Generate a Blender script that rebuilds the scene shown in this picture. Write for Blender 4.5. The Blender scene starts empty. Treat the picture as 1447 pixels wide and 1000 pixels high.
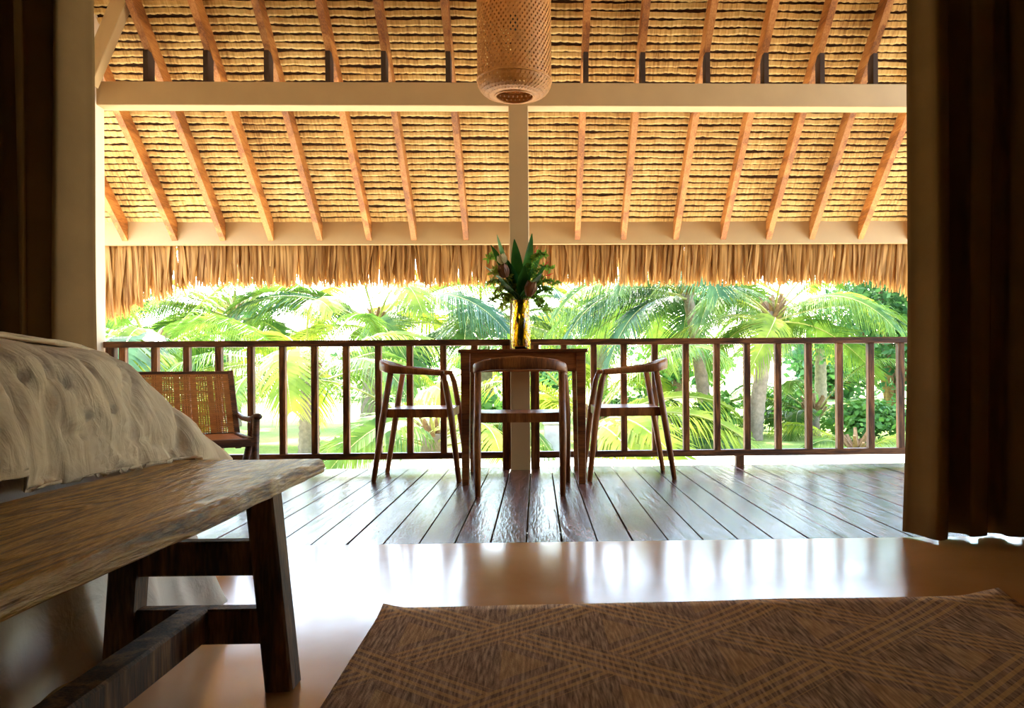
import bpy, math, random
from mathutils import Vector, Matrix, noise
from mathutils.bvhtree import BVHTree

random.seed(7)
S = bpy.context.scene
COL = S.collection
PI = math.pi

# ------------------------------------------------------------------ camera, sky, sun, exposure
F, CX, CY, EYE = 1150.0, 794.0, 521.7, 0.68
YAW, ROLL = math.atan(35.0 / F), math.radians(0.41)
cam = bpy.data.cameras.new('camera')
cam_o = bpy.data.objects.new('camera', cam)
COL.objects.link(cam_o)
S.camera = cam_o
cam.sensor_fit = 'HORIZONTAL'
cam.sensor_width = 36.0
cam.lens = F / 1447.0 * 36.0
cam.shift_x = -(CX - 723.5) / 1447.0
cam.shift_y = (CY - 500.0) / 1447.0
cam.clip_start = 0.03
CM = Matrix.Rotation(-YAW, 4, 'Z') @ Matrix.Rotation(PI / 2, 4, 'X') @ Matrix.Rotation(-ROLL, 4, 'Z')
cam_o.matrix_world = Matrix.Translation((0, 0, EYE)) @ CM


def ray(px, py):
    return (CM.to_3x3() @ Vector(((px - CX) / F, -(py - CY) / F, -1.0)))


def PZ(px, py, z=0.0):          # point of the picture on the level z
    d = ray(px, py)
    t = (z - EYE) / d.z
    return Vector((0, 0, EYE)) + d * t


def PY(px, py, Y):              # point of the picture on the upright plane at depth Y
    d = ray(px, py)
    return Vector((0, 0, EYE)) + d * (Y / d.y)


w = bpy.data.worlds.new('World')
S.world = w
w.use_nodes = True
wn = w.node_tree.nodes
wl = w.node_tree.links
bg = wn['Background']
sky = wn.new('ShaderNodeTexSky')
sky.sky_type = 'NISHITA'
sky.sun_disc = False
sky.sun_elevation = math.radians(58)
sky.sun_rotation = math.radians(-20)
sky.air_density = 1.0
sky.dust_density = 1.2
sky.ozone_density = 1.0
wb_ = wn.new('ShaderNodeMix')
wb_.data_type = 'RGBA'
wb_.blend_type = 'MULTIPLY'
wb_.inputs[0].default_value = 1.0
wb_.inputs[7].default_value = (1.0, 0.95, 0.87, 1.0)
wl.new(sky.outputs['Color'], wb_.inputs[6])
wl.new(wb_.outputs[2], bg.inputs['Color'])
bg.inputs['Strength'].default_value = 0.85

sun = bpy.data.lights.new('sun', 'SUN')
sun.energy = 8.0
sun.angle = math.radians(0.7)
sun.color = (1.0, 0.95, 0.86)
sun_o = bpy.data.objects.new('sun', sun)
COL.objects.link(sun_o)
sun_o.rotation_euler = Vector((0.30, -0.50, -0.95)).to_track_quat('-Z', 'Y').to_euler()

S.view_settings.view_transform = 'Standard'
S.view_settings.look = 'None'
S.view_settings.gamma = 1.0
S.view_settings.use_curve_mapping = False
S.view_settings.exposure = 1.75
S.cycles.use_denoising = True
S.cycles.max_bounces = 14
S.cycles.diffuse_bounces = 7
S.cycles.transparent_max_bounces = 12


# ------------------------------------------------------------------ helpers
def srgb(r, g, b):
    def c(v):
        v /= 255.0
        return v / 12.92 if v <= 0.04045 else ((v + 0.055) / 1.055) ** 2.4
    return (c(r), c(g), c(b), 1.0)


class MB:
    def __init__(s):
        s.v, s.f, s.m = [], [], []

    def add(s, verts, faces, mi=0):
        n = len(s.v)
        s.v += [tuple(v) for v in verts]
        s.f += [tuple(n + i for i in f) for f in faces]
        s.m += [mi] * len(faces)

    def box(s, lo, hi, M=None, mi=0, bev=0.0):
        (x0, y0, z0), (x1, y1, z1) = lo, hi
        if bev <= 0:
            v = [Vector(p) for p in ((x0, y0, z0), (x1, y0, z0), (x1, y1, z0), (x0, y1, z0), (x0, y0, z1), (x1, y0, z1), (x1, y1, z1), (x0, y1, z1))]
            f = [(0, 3, 2, 1), (4, 5, 6, 7), (0, 1, 5, 4), (1, 2, 6, 5), (2, 3, 7, 6), (3, 0, 4, 7)]
        else:                       # chamfered box: three rects per corner
            b = bev
            v, f = [], []
            idx = {}
            for ix, (X, sx) in enumerate(((x0, 1), (x1, -1))):
                for iy, (Y, sy) in enumerate(((y0, 1), (y1, -1))):
                    for iz, (Z, sz) in enumerate(((z0, 1), (z1, -1))):
                        for a in range(3):
                            p = [X + sx * b, Y + sy * b, Z + sz * b]
                            p[a] = (X, Y, Z)[a]
                            idx[(ix, iy, iz, a)] = len(v)
                            v.append(Vector(p))
            for a in range(3):
                o = [i for i in range(3) if i != a]
                for e in (0, 1):
                    q = []
                    for (p, r) in ((0, 0), (1, 0), (1, 1), (0, 1)):
                        k = [0, 0, 0]
                        k[a] = e
                        k[o[0]] = p
                        k[o[1]] = r
                        q.append(idx[(k[0], k[1], k[2], a)])
                    if (e == 0) == (a != 1):
                        q.reverse()
                    f.append(tuple(q))
            for a in range(3):          # edge along axis a
                o = [i for i in range(3) if i != a]
                for p in (0, 1):
                    for r in (0, 1):
                        k0 = [0, 0, 0]; k0[o[0]] = p; k0[o[1]] = r
                        k1 = list(k0); k1[a] = 1
                        q = [idx[(*k0, o[0])], idx[(*k1, o[0])], idx[(*k1, o[1])], idx[(*k0, o[1])]]
                        f.append(tuple(q))
            for ix in (0, 1):
                for iy in (0, 1):
                    for iz in (0, 1):
                        f.append((idx[(ix, iy, iz, 0)], idx[(ix, iy, iz, 1)], idx[(ix, iy, iz, 2)]))
        if M is not None:
            v = [M @ p for p in v]
        s.add(v, f, mi)

    def bar(s, a, b, wx, wz, up=(0, 0, 1), wx2=None, wz2=None, mi=0, bev=0.0):
        a, b = Vector(a), Vector(b)
        d = (b - a)
        L = d.length
        d.normalize()
        u = Vector(up)
        r = d.cross(u)
        if r.length < 1e-4:
            r = d.cross(Vector((0, 1, 0)))
        r.normalize()
        u = r.cross(d)
        wx2 = wx if wx2 is None else wx2
        wz2 = wz if wz2 is None else wz2
        v = []
        c = min(bev, wx * .45, wz * .45)
        for (p, hx, hz) in ((a, wx / 2, wz / 2), (b, wx2 / 2, wz2 / 2)):
            if c > 0:
                ring = [(-hx + c, -hz), (hx - c, -hz), (hx, -hz + c), (hx, hz - c), (hx - c, hz), (-hx + c, hz), (-hx, hz - c), (-hx, -hz + c)]
            else:
                ring = [(-hx, -hz), (hx, -hz), (hx, hz), (-hx, hz)]
            v += [p + r * x + u * z for x, z in ring]
        n = len(v) // 2
        f = [tuple(range(n)), tuple(range(2 * n - 1, n - 1, -1))]
        f += [(i, n + i, n + (i + 1) % n, (i + 1) % n) for i in range(n)]
        s.add(v, f, mi)

    def tube(s, pts, rad, n=10, flat=None, caps=True, mi=0, upv=None):
        pts = [Vector(p) for p in pts]
        k = len(pts)
        if not isinstance(rad, (list, tuple)):
            rad = [rad] * k
        v = []
        prev = None
        for i, p in enumerate(pts):
            d = (pts[min(i + 1, k - 1)] - pts[max(i - 1, 0)]).normalized()
            if upv is not None:
                u = Vector(upv)
                r = d.cross(u).normalized()
                u = r.cross(d)
            else:
                if prev is None:
                    u = Vector((0, 0, 1)) if abs(d.z) < .9 else Vector((0, 1, 0))
                else:
                    u = prev
                r = d.cross(u).normalized()
                u = r.cross(d).normalized()
                prev = u
            fl = 1.0 if flat is None else (flat[i] if isinstance(flat, (list, tuple)) else flat)
            for j in range(n):
                a = 2 * PI * j / n
                v.append(p + r * math.cos(a) * rad[i] + u * math.sin(a) * rad[i] * fl)
        f = []
        for i in range(k - 1):
            for j in range(n):
                f.append((i * n + j, i * n + (j + 1) % n, (i + 1) * n + (j + 1) % n, (i + 1) * n + j))
        if caps:
            f.append(tuple(range(n - 1, -1, -1)))
            f.append(tuple((k - 1) * n + j for j in range(n)))
        s.add(v, f, mi)

    def lathe(s, prof, n=32, c=(0, 0, 0), mi=0, fn=None, close=False):
        v = []
        for i, (r, z) in enumerate(prof):
            for j in range(n):
                a = 2 * PI * j / n
                rr = r if fn is None else fn(r, z, a, i)
                v.append((c[0] + rr * math.cos(a), c[1] + rr * math.sin(a), c[2] + z))
        k = len(prof)
        f = []
        for i in range(k - 1 + (1 if close else 0)):
            i2 = (i + 1) % k
            for j in range(n):
                f.append((i * n + j, i * n + (j + 1) % n, i2 * n + (j + 1) % n, i2 * n + j))
        s.add(v, f, mi)

    def grid(s, fn, nu, nv, mi=0, wrap=False):
        v = [fn(i / (nu - 1) if not wrap else i / nu, j / (nv - 1)) for j in range(nv) for i in range(nu)]
        f = []
        for j in range(nv - 1):
            for i in range(nu if wrap else nu - 1):
                i2 = (i + 1) % nu
                f.append((j * nu + i, j * nu + i2, (j + 1) * nu + i2, (j + 1) * nu + i))
        s.add(v, f, mi)

    def mesh(s, name, mats, smooth=False):
        me = bpy.data.meshes.new(name)
        me.from_pydata(s.v, [], s.f)
        for m in (mats if isinstance(mats, (list, tuple)) else [mats]):
            me.materials.append(m)
        if any(s.m):
            me.polygons.foreach_set('material_index', s.m)
        if smooth:
            me.polygons.foreach_set('use_smooth', [True] * len(s.f))
        me.update()
        return me

    def build(s, name, mats, parent=None, smooth=False, loc=None):
        return link(name, s.mesh(name, mats, smooth), parent, loc)


def link(name, data, parent=None, loc=None):
    o = bpy.data.objects.new(name, data)
    COL.objects.link(o)
    if parent is not None:
        o.parent = parent
    if loc is not None:
        o.location = loc
    return o


def fixn(o):
    import bmesh
    bm = bmesh.new()
    bm.from_mesh(o.data)
    bmesh.ops.recalc_face_normals(bm, faces=bm.faces)
    bm.to_mesh(o.data)
    bm.free()
    return o


def empty(name, loc=(0, 0, 0), rz=0.0):
    o = bpy.data.objects.new(name, None)
    COL.objects.link(o)
    o.location = loc
    o.rotation_euler = (0, 0, rz)
    o.empty_display_size = .05
    return o


def tag(o, label=None, cat=None, group=None, kind=None):
    if label:
        o['label'] = label
    if cat:
        o['category'] = cat
    if group:
        o['group'] = group
    if kind:
        o['kind'] = kind
    return o


def children(o):
    return [c for c in COL.objects if c.parent == o]


def copy_tree(o, parent=None):
    c = o.copy()
    COL.objects.link(c)
    c.parent = parent
    for ch in list(o.children):
        copy_tree(ch, c)
    return c


# ------------------------------------------------------------------ materials
def newmat(name):
    m = bpy.data.materials.new(name)
    m.use_nodes = True
    nt = m.node_tree
    return m, nt, nt.nodes['Principled BSDF']


def N(nt, kind, **kw):
    n = nt.nodes.new(kind)
    for k, v in kw.items():
        if k in n.inputs:
            n.inputs[k].default_value = v
        else:
            setattr(n, k, v)
    return n


def coords(nt, scale=(1, 1, 1), rnd=False, kind='Object'):
    tc = N(nt, 'ShaderNodeTexCoord')
    mp = N(nt, 'ShaderNodeMapping')
    mp.inputs['Scale'].default_value = scale
    nt.links.new(tc.outputs[kind], mp.inputs['Vector'])
    if rnd:
        oi = N(nt, 'ShaderNodeObjectInfo')
        mul = N(nt, 'ShaderNodeMath', operation='MULTIPLY')
        mul.inputs[1].default_value = 37.0
        nt.links.new(oi.outputs['Random'], mul.inputs[0])
        cb = N(nt, 'ShaderNodeCombineXYZ')
        for i in range(3):
            nt.links.new(mul.outputs[0], cb.inputs[i])
        nt.links.new(cb.outputs[0], mp.inputs['Location'])
    return mp.outputs[0]


def ramp(nt, fac, stops):
    r = N(nt, 'ShaderNodeValToRGB')
    el = r.color_ramp.elements
    while len(el) < len(stops):
        el.new(0.5)
    for e, (p, c) in zip(el, stops):
        e.position = p
        e.color = c
    nt.links.new(fac, r.inputs['Fac'])
    return r.outputs['Color']


def bump(nt, bs, h, strength=.3, dist=.01):
    b = N(nt, 'ShaderNodeBump')
    b.inputs['Strength'].default_value = strength
    b.inputs['Distance'].default_value = dist
    nt.links.new(h, b.inputs['Height'])
    nt.links.new(b.outputs[0], bs.inputs['Normal'])


def plain(name, col, rough=.6, var=.12, nscale=6.0, bmp=.15, bdist=.004, bscale=60.0, metallic=0.0, spec=.5):
    m, nt, bs = newmat(name)
    v = coords(nt)
    no = N(nt, 'ShaderNodeTexNoise', Scale=nscale, Detail=4.0)
    nt.links.new(v, no.inputs['Vector'])
    c0 = tuple(c * (1 - var) for c in col[:3]) + (1,)
    c1 = tuple(min(1, c * (1 + var)) for c in col[:3]) + (1,)
    nt.links.new(ramp(nt, no.outputs['Fac'], [(.3, c0), (.7, c1)]), bs.inputs['Base Color'])
    bs.inputs['Roughness'].default_value = rough
    bs.inputs['Metallic'].default_value = metallic
    bs.inputs['Specular IOR Level'].default_value = spec
    if bmp > 0:
        n2 = N(nt, 'ShaderNodeTexNoise', Scale=bscale, Detail=3.0)
        nt.links.new(v, n2.inputs['Vector'])
        bump(nt, bs, n2.outputs['Fac'], bmp, bdist)
    return m


def wood(name, cdark, cmid, clight, rough=.5, axis='Y', gs=1.0, bmp=.25, bdist=.004, rings=7.0, knots=False, coat=0.0, objvar=0.0, spec=.5):
    m, nt, bs = newmat(name)
    st = {'X': (.12, 1, 1), 'Y': (1, .12, 1), 'Z': (1, 1, .12)}[axis]
    v = coords(nt, tuple(s * gs for s in st), rnd=True)
    n1 = N(nt, 'ShaderNodeTexNoise', Scale=3.0, Detail=3.0, Distortion=.4)
    nt.links.new(v, n1.inputs['Vector'])
    # contour rings of a stretched noise field = plain-sawn figure
    mu = N(nt, 'ShaderNodeMath', operation='MULTIPLY')
    mu.inputs[1].default_value = rings * 6.28
    nt.links.new(n1.outputs['Fac'], mu.inputs[0])
    si = N(nt, 'ShaderNodeMath', operation='SINE')
    nt.links.new(mu.outputs[0], si.inputs[0])
    n2 = N(nt, 'ShaderNodeTexNoise', Scale=60.0, Detail=4.0)
    nt.links.new(v, n2.inputs['Vector'])
    ma = N(nt, 'ShaderNodeMath', operation='MULTIPLY_ADD')
    nt.links.new(si.outputs[0], ma.inputs[0])
    ma.inputs[1].default_value = .22
    nt.links.new(n2.outputs['Fac'], ma.inputs[2])
    col = ramp(nt, ma.outputs[0], [(.2, cdark), (.5, cmid), (.85, clight)])
    if objvar > 0:
        oi = N(nt, 'ShaderNodeObjectInfo')
        mr = N(nt, 'ShaderNodeMapRange')
        mr.inputs['To Min'].default_value = 1 - objvar
        mr.inputs['To Max'].default_value = 1 + objvar
        nt.links.new(oi.outputs['Random'], mr.inputs['Value'])
        hs = N(nt, 'ShaderNodeHueSaturation')
        nt.links.new(mr.outputs[0], hs.inputs['Value'])
        nt.links.new(col, hs.inputs['Color'])
        col = hs.outputs['Color']
    nt.links.new(col, bs.inputs['Base Color'])
    bs.inputs['Roughness'].default_value = rough
    bs.inputs['Coat Weight'].default_value = coat
    bs.inputs['Specular IOR Level'].default_value = spec
    bs.inputs['Coat Roughness'].default_value = .2
    bump(nt, bs, ma.outputs[0], bmp, bdist)
    return m


def leafmat(name, c0, c1, trans=.45, rough=.45, scale=8.0, tcol=None, stretch=(1, 1, 1)):
    m, nt, bs = newmat(name)
    v = coords(nt, stretch, rnd=True)
    bs.inputs['Specular IOR Level'].default_value = .25
    no = N(nt, 'ShaderNodeTexNoise', Scale=scale, Detail=2.0)
    nt.links.new(v, no.inputs['Vector'])
    col = ramp(nt, no.outputs['Fac'], [(.35, c0), (.68, c1)])
    nt.links.new(col, bs.inputs['Base Color'])
    bs.inputs['Roughness'].default_value = rough
    tr = N(nt, 'ShaderNodeBsdfTranslucent')
    if tcol is None:
        nt.links.new(col, tr.inputs['Color'])
    else:
        tr.inputs['Color'].default_value = tcol
    mx = N(nt, 'ShaderNodeMixShader')
    mx.inputs[0].default_value = trans
    nt.links.new(bs.outputs[0], mx.inputs[1])
    nt.links.new(tr.outputs[0], mx.inputs[2])
    nt.links.new(mx.outputs[0], nt.nodes['Material Output'].inputs['Surface'])
    return m


M = {}
M['deck'] = wood('deck_wood', srgb(54, 32, 27), srgb(88, 52, 44), srgb(120, 78, 66), rough=.20, axis='Y', gs=1.9, bmp=.30, bdist=.006, rings=7, objvar=.25, spec=.17)
M['rail'] = wood('railing_wood', srgb(64, 36, 14), srgb(104, 62, 28), srgb(146, 94, 48), rough=.5, axis='Z', gs=2.0, objvar=.15, spec=.3)
M['railx'] = wood('rail_wood_long', srgb(56, 32, 14), srgb(90, 52, 24), srgb(128, 80, 40), rough=.5, axis='X', gs=2.0, objvar=.12, spec=.3)
M['rafter'] = wood('rafter_pine', srgb(128, 76, 28), srgb(166, 104, 42), srgb(190, 132, 66), rough=.6, axis='Y', gs=2.0, rings=3, bmp=.1, objvar=.18)
M['chair'] = wood('chair_teak', srgb(92, 50, 20), srgb(130, 76, 34), srgb(162, 104, 52), rough=.38, axis='Z', gs=3.0, rings=3, bmp=.06, objvar=.08, spec=.35)
M['table'] = wood('table_teak', srgb(78, 40, 16), srgb(112, 62, 26), srgb(142, 86, 42), rough=.4, axis='X', gs=2.5, rings=3, bmp=.06, spec=.35)
M['bench'] = wood('bench_wood', srgb(96, 64, 24), srgb(178, 132, 60), srgb(222, 184, 104), rough=.36, axis='Y', gs=3.0, rings=9, bmp=.7, bdist=.012)
M['benchleg'] = wood('bench_leg_wood', srgb(52, 33, 19), srgb(94, 63, 36), srgb(136, 98, 58), rough=.65, axis='Z', gs=3.0, rings=5, bmp=.4)
M['cleat'] = plain('dark_stained_cleat', srgb(58, 36, 18), rough=.8)
M['white'] = plain('cream_paint', srgb(184, 154, 106), rough=.55, var=.04, bmp=.05)
M['wallwhite'] = plain('white_plaster', srgb(240, 224, 196), rough=.8, var=.03, bmp=.08)
M['curtain'] = plain('curtain_linen', srgb(122, 92, 54), rough=.9, var=.10, bmp=.25, bscale=350.0, bdist=.002, spec=.1)
M['rattan_frame'] = wood('rattan_frame_wood', srgb(60, 32, 18), srgb(92, 52, 28), srgb(120, 74, 42), rough=.45, axis='X', gs=3.0)
M['cane'] = plain('woven_cane', srgb(190, 120, 52), rough=.6, var=.15, nscale=40)
M['pendant'] = plain('woven_bamboo', srgb(182, 122, 52), rough=.6, var=.18, nscale=30)
M['dark'] = plain('dark_bed_base', srgb(46, 38, 30), rough=.9)
M['cord'] = plain('cord_black', srgb(40, 34, 28), rough=.8)
M['gravel'] = plain('pale_gravel', srgb(205, 196, 176), rough=.95, var=.08, nscale=3, bmp=.4, bscale=90)
M['stone'] = plain('weathered_stone', srgb(190, 188, 182), rough=.9, var=.3, nscale=5)
M['trunk'] = plain('palm_bark', srgb(138, 122, 104), rough=.9, var=.25, nscale=14, bmp=.5, bscale=25, bdist=.02)
M['boot'] = plain('palm_boot_fibre', srgb(120, 92, 60), rough=.95, var=.35, nscale=20)
M['dirt'] = plain('red_brown_soil', srgb(126, 100, 80), rough=.95, var=.2)
M['thatch_dark'] = plain('shade_dark_thatch', srgb(78, 46, 18), rough=.95, var=.35, nscale=25)  # dark brown puts the shadow of the gaps between thatch rows into the colour
M['frond'] = leafmat('palm_frond_green', srgb(56, 90, 30), srgb(112, 140, 50), trans=.42)
M['frond_y'] = leafmat('palm_frond_yellow_green', srgb(104, 128, 34), srgb(160, 172, 58), trans=.46)
M['frond_b'] = leafmat('palm_frond_blue_green', srgb(42, 78, 42), srgb(84, 118, 66), trans=.28, rough=.35)
M['rachis'] = plain('frond_rachis', srgb(150, 150, 76), rough=.5)
M['bush'] = leafmat('bush_leaf', srgb(50, 92, 38), srgb(104, 150, 60), trans=.4, scale=1.5)
M['bush2'] = leafmat('tree_leaf', srgb(44, 86, 46), srgb(92, 132, 70), trans=.35, scale=1.5)
M['bleaf'] = leafmat('bouquet_leaf', srgb(28, 70, 26), srgb(58, 108, 40), trans=.4, rough=.35)
M['bfern'] = leafmat('bouquet_sprig', srgb(110, 130, 40), srgb(160, 170, 70), trans=.45)
M['bgreen'] = leafmat('bouquet_foliage', srgb(84, 124, 36), srgb(140, 172, 66), trans=.5)
M['red'] = leafmat('flower_red', srgb(170, 28, 30), srgb(210, 60, 44), trans=.3)
M['bud'] = leafmat('flower_bud', srgb(104, 64, 36), srgb(146, 96, 56), trans=.25)
M['cream_fl'] = leafmat('flower_cream', srgb(196, 178, 120), srgb(220, 206, 160), trans=.35)
M['fringe'] = leafmat('dry_thatch_leaf', srgb(118, 78, 34), srgb(200, 156, 92), trans=.22, rough=.7, scale=16.0, tcol=srgb(222, 164, 86), stretch=(3, 1, .12))


def thatch_mat():
    m, nt, bs = newmat('woven_thatch')
    v = coords(nt, (1, 1, 1), kind='Object')
    n1 = N(nt, 'ShaderNodeTexNoise', Scale=2.2, Detail=5.0)
    nt.links.new(v, n1.inputs['Vector'])
    mp = N(nt, 'ShaderNodeMapping')
    mp.inputs['Scale'].default_value = (70, 6, 6)
    nt.links.new(v, mp.inputs['Vector'])
    n2 = N(nt, 'ShaderNodeTexNoise', Scale=1.0, Detail=3.0)
    nt.links.new(mp.outputs[0], n2.inputs['Vector'])
    ad = N(nt, 'ShaderNodeMath', operation='ADD')
    nt.links.new(n1.outputs['Fac'], ad.inputs[0])
    nt.links.new(n2.outputs['Fac'], ad.inputs[1])
    ha = N(nt, 'ShaderNodeMath', operation='MULTIPLY')
    ha.inputs[1].default_value = .5
    nt.links.new(ad.outputs[0], ha.inputs[0])
    col = ramp(nt, ha.outputs[0], [(.3, srgb(150, 106, 52)), (.47, srgb(208, 170, 98)), (.66, srgb(234, 204, 136))])
    nt.links.new(col, bs.inputs['Base Color'])
    bs.inputs['Roughness'].default_value = .8
    bump(nt, bs, n2.outputs['Fac'], .5, .01)
    return m


M['thatch'] = thatch_mat()


def floor_mat():
    m, nt, bs = newmat('polished_concrete')
    v = coords(nt)
    n1 = N(nt, 'ShaderNodeTexNoise', Scale=1.6, Detail=6.0, Distortion=.5)
    nt.links.new(v, n1.inputs['Vector'])
    nt.links.new(ramp(nt, n1.outputs['Fac'], [(.3, srgb(190, 136, 82)), (.7, srgb(218, 170, 114))]), bs.inputs['Base Color'])
    n2 = N(nt, 'ShaderNodeTexNoise', Scale=5.0, Detail=5.0)
    nt.links.new(v, n2.inputs['Vector'])
    mr = N(nt, 'ShaderNodeMapRange')
    mr.inputs['To Min'].default_value = .10
    mr.inputs['To Max'].default_value = .22
    nt.links.new(n2.outputs['Fac'], mr.inputs['Value'])
    nt.links.new(mr.outputs[0], bs.inputs['Roughness'])
    bs.inputs['IOR'].default_value = 1.6
    bump(nt, bs, n2.outputs['Fac'], .05, .01)
    return m


M['floor'] = floor_mat()


def cloth_mat(name, col, stripes=True):
    m, nt, bs = newmat(name)
    v = coords(nt)
    bs.inputs['Base Color'].default_value = col
    bs.inputs['Roughness'].default_value = .9
    bs.inputs['Specular IOR Level'].default_value = .15
    bs.inputs['Sheen Weight'].default_value = .15
    n1 = N(nt, 'ShaderNodeTexNoise', Scale=9.0, Detail=5.0, Distortion=.6)
    nt.links.new(v, n1.inputs['Vector'])
    h = n1.outputs['Fac']
    if stripes:
        mp = N(nt, 'ShaderNodeMapping')
        mp.inputs['Scale'].default_value = (1.0, 34.0, 5.0)
        nt.links.new(v, mp.inputs['Vector'])
        n2 = N(nt, 'ShaderNodeTexNoise', Scale=1.0, Detail=3.0, Distortion=.8)
        nt.links.new(mp.outputs[0], n2.inputs['Vector'])
        ad = N(nt, 'ShaderNodeMath', operation='MULTIPLY_ADD')
        nt.links.new(n2.outputs['Fac'], ad.inputs[0])
        ad.inputs[1].default_value = .45
        nt.links.new(h, ad.inputs[2])
        h = ad.outputs[0]
    bump(nt, bs, h, .55, .02)
    return m


M['spread'] = cloth_mat('bedspread_cotton', srgb(234, 208, 168))
M['skirt'] = cloth_mat('bed_skirt_cotton', srgb(222, 214, 200), False)


def rug_mat():
    m, nt, bs = newmat('rug_weave')
    tc = N(nt, 'ShaderNodeTexCoord')
    sp = N(nt, 'ShaderNodeSeparateXYZ')
    nt.links.new(tc.outputs['Object'], sp.inputs[0])

    def mt(op, a, b=None, c=None):
        n = N(nt, 'ShaderNodeMath', operation=op)
        for i, x in enumerate((a, b, c)):
            if x is None:
                continue
            if isinstance(x, (int, float)):
                n.inputs[i].default_value = x
            else:
                nt.links.new(x, n.inputs[i])
        return n.outputs[0]
    x, y = sp.outputs['X'], sp.outputs['Y']
    a = mt('ADD', mt('MULTIPLY', x, 1 / .50), mt('MULTIPLY', y, 1 / .44))
    b = mt('SUBTRACT', mt('MULTIPLY', x, 1 / .50), mt('MULTIPLY', y, 1 / .44))

    def fr(v):
        return mt('SUBTRACT', v, mt('FLOOR', v))
    fa, fb = fr(a), fr(b)
    # three pale lines per band in each diagonal, the bands weave over one another
    def lines(f):
        inband = mt('LESS_THAN', f, .34)
        st = mt('LESS_THAN', fr(mt('MULTIPLY', f, 12.0)), .46)
        return mt('MULTIPLY', inband, st), inband
    la, ia = lines(fa)
    lb, ib = lines(fb)
    par = mt('GREATER_THAN', fr(mt('MULTIPLY', mt('ADD', mt('FLOOR', a), mt('FLOOR', b)), .5)), .25)
    both = mt('MULTIPLY', ia, ib)
    la2 = mt('MULTIPLY', la, mt('SUBTRACT', 1.0, mt('MULTIPLY', both, par)))
    lb2 = mt('MULTIPLY', lb, mt('SUBTRACT', 1.0, mt('MULTIPLY', both, mt('SUBTRACT', 1.0, par))))
    line = mt('MAXIMUM', la2, lb2)
    # heart of each lozenge: one half plain tan
    ha = mt('MULTIPLY', mt('GREATER_THAN', fa, .46), mt('LESS_THAN', fa, .90))
    hb = mt('MULTIPLY', mt('GREATER_THAN', fb, .46), mt('LESS_THAN', fb, .90))
    half = mt('MULTIPLY', mt('MULTIPLY', ha, hb), mt('GREATER_THAN', mt('ADD', fa, fb), 1.36))
    tan = mt('MAXIMUM', mt('MULTIPLY', line, .85), mt('MULTIPLY', half, .55))
    # heathered ground: fine streaks along the pile
    mp = N(nt, 'ShaderNodeMapping')
    mp.inputs['Scale'].default_value = (150, 14, 1)
    nt.links.new(tc.outputs['Object'], mp.inputs['Vector'])
    no = N(nt, 'ShaderNodeTexNoise', Scale=1.0, Detail=3.0)
    nt.links.new(mp.outputs[0], no.inputs['Vector'])
    ground = ramp(nt, no.outputs['Fac'], [(.34, srgb(120, 94, 76)), (.5, srgb(166, 134, 106)), (.66, srgb(206, 174, 140))])
    tanc = ramp(nt, no.outputs['Fac'], [(.3, srgb(194, 150, 100)), (.7, srgb(228, 188, 132))])
    mx = N(nt, 'ShaderNodeMix', data_type='RGBA')
    nt.links.new(tan, mx.inputs[0])
    nt.links.new(ground, mx.inputs[6])
    nt.links.new(tanc, mx.inputs[7])
    nt.links.new(mx.outputs[2], bs.inputs['Base Color'])
    bs.inputs['Roughness'].default_value = .95
    bs.inputs['Specular IOR Level'].default_value = .1
    wv = N(nt, 'ShaderNodeTexNoise', Scale=260.0, Detail=1.0)
    nt.links.new(tc.outputs['Object'], wv.inputs['Vector'])
    bump(nt, bs, mt('MULTIPLY_ADD', tan, .5, wv.outputs['Fac']), .6, .004)
    return m


M['rug'] = rug_mat()


def glass_mat():
    m, nt, bs = newmat('amber_glass')
    bs.inputs['Base Color'].default_value = srgb(244, 200, 70)
    bs.inputs['Transmission Weight'].default_value = 1.0
    bs.inputs['Roughness'].default_value = .03
    bs.inputs['IOR'].default_value = 1.45
    return m


M['glass'] = glass_mat()


def lawn_mat():
    m, nt, bs = newmat('lawn_grass')
    v = coords(nt)
    n1 = N(nt, 'ShaderNodeTexNoise', Scale=.6, Detail=6.0)
    nt.links.new(v, n1.inputs['Vector'])
    n2 = N(nt, 'ShaderNodeTexNoise', Scale=30.0, Detail=3.0)
    nt.links.new(v, n2.inputs['Vector'])
    ad = N(nt, 'ShaderNodeMath', operation='MULTIPLY_ADD')
    nt.links.new(n2.outputs['Fac'], ad.inputs[0])
    ad.inputs[1].default_value = .5
    nt.links.new(n1.outputs['Fac'], ad.inputs[2])
    nt.links.new(ramp(nt, ad.outputs[0], [(.5, srgb(104, 134, 48)), (.95, srgb(168, 182, 92))]), bs.inputs['Base Color'])
    bs.inputs['Roughness'].default_value = .9
    bump(nt, bs, n2.outputs['Fac'], .6, .05)
    return m


M['lawn'] = lawn_mat()

# ------------------------------------------------------------------ key levels
Y_SILL = PZ(760, 770, 0).y             # where the concrete meets the boards
Y_POST = 5.59
Y_FASC = 6.87
SLOPE = .84
X_L, X_R = PY(148, 300, 5.62).x, 3.70


def raf_z(Y):                           # underside of the rafters
    return 1.77 + SLOPE * (Y_FASC - Y)


RD = .165                               # vertical depth of a rafter
COSA = 1 / math.sqrt(1 + SLOPE * SLOPE)


def roof_z(Y):
    return raf_z(Y) + RD


# ------------------------------------------------------------------ room shell
fl = MB()
fl.box((X_L, -3.2, -.25), (X_R, Y_SILL, 0.012), bev=.004)
tag(fl.build('floor', M['floor']), 'polished tan concrete floor of the room', None, None, 'structure')

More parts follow.
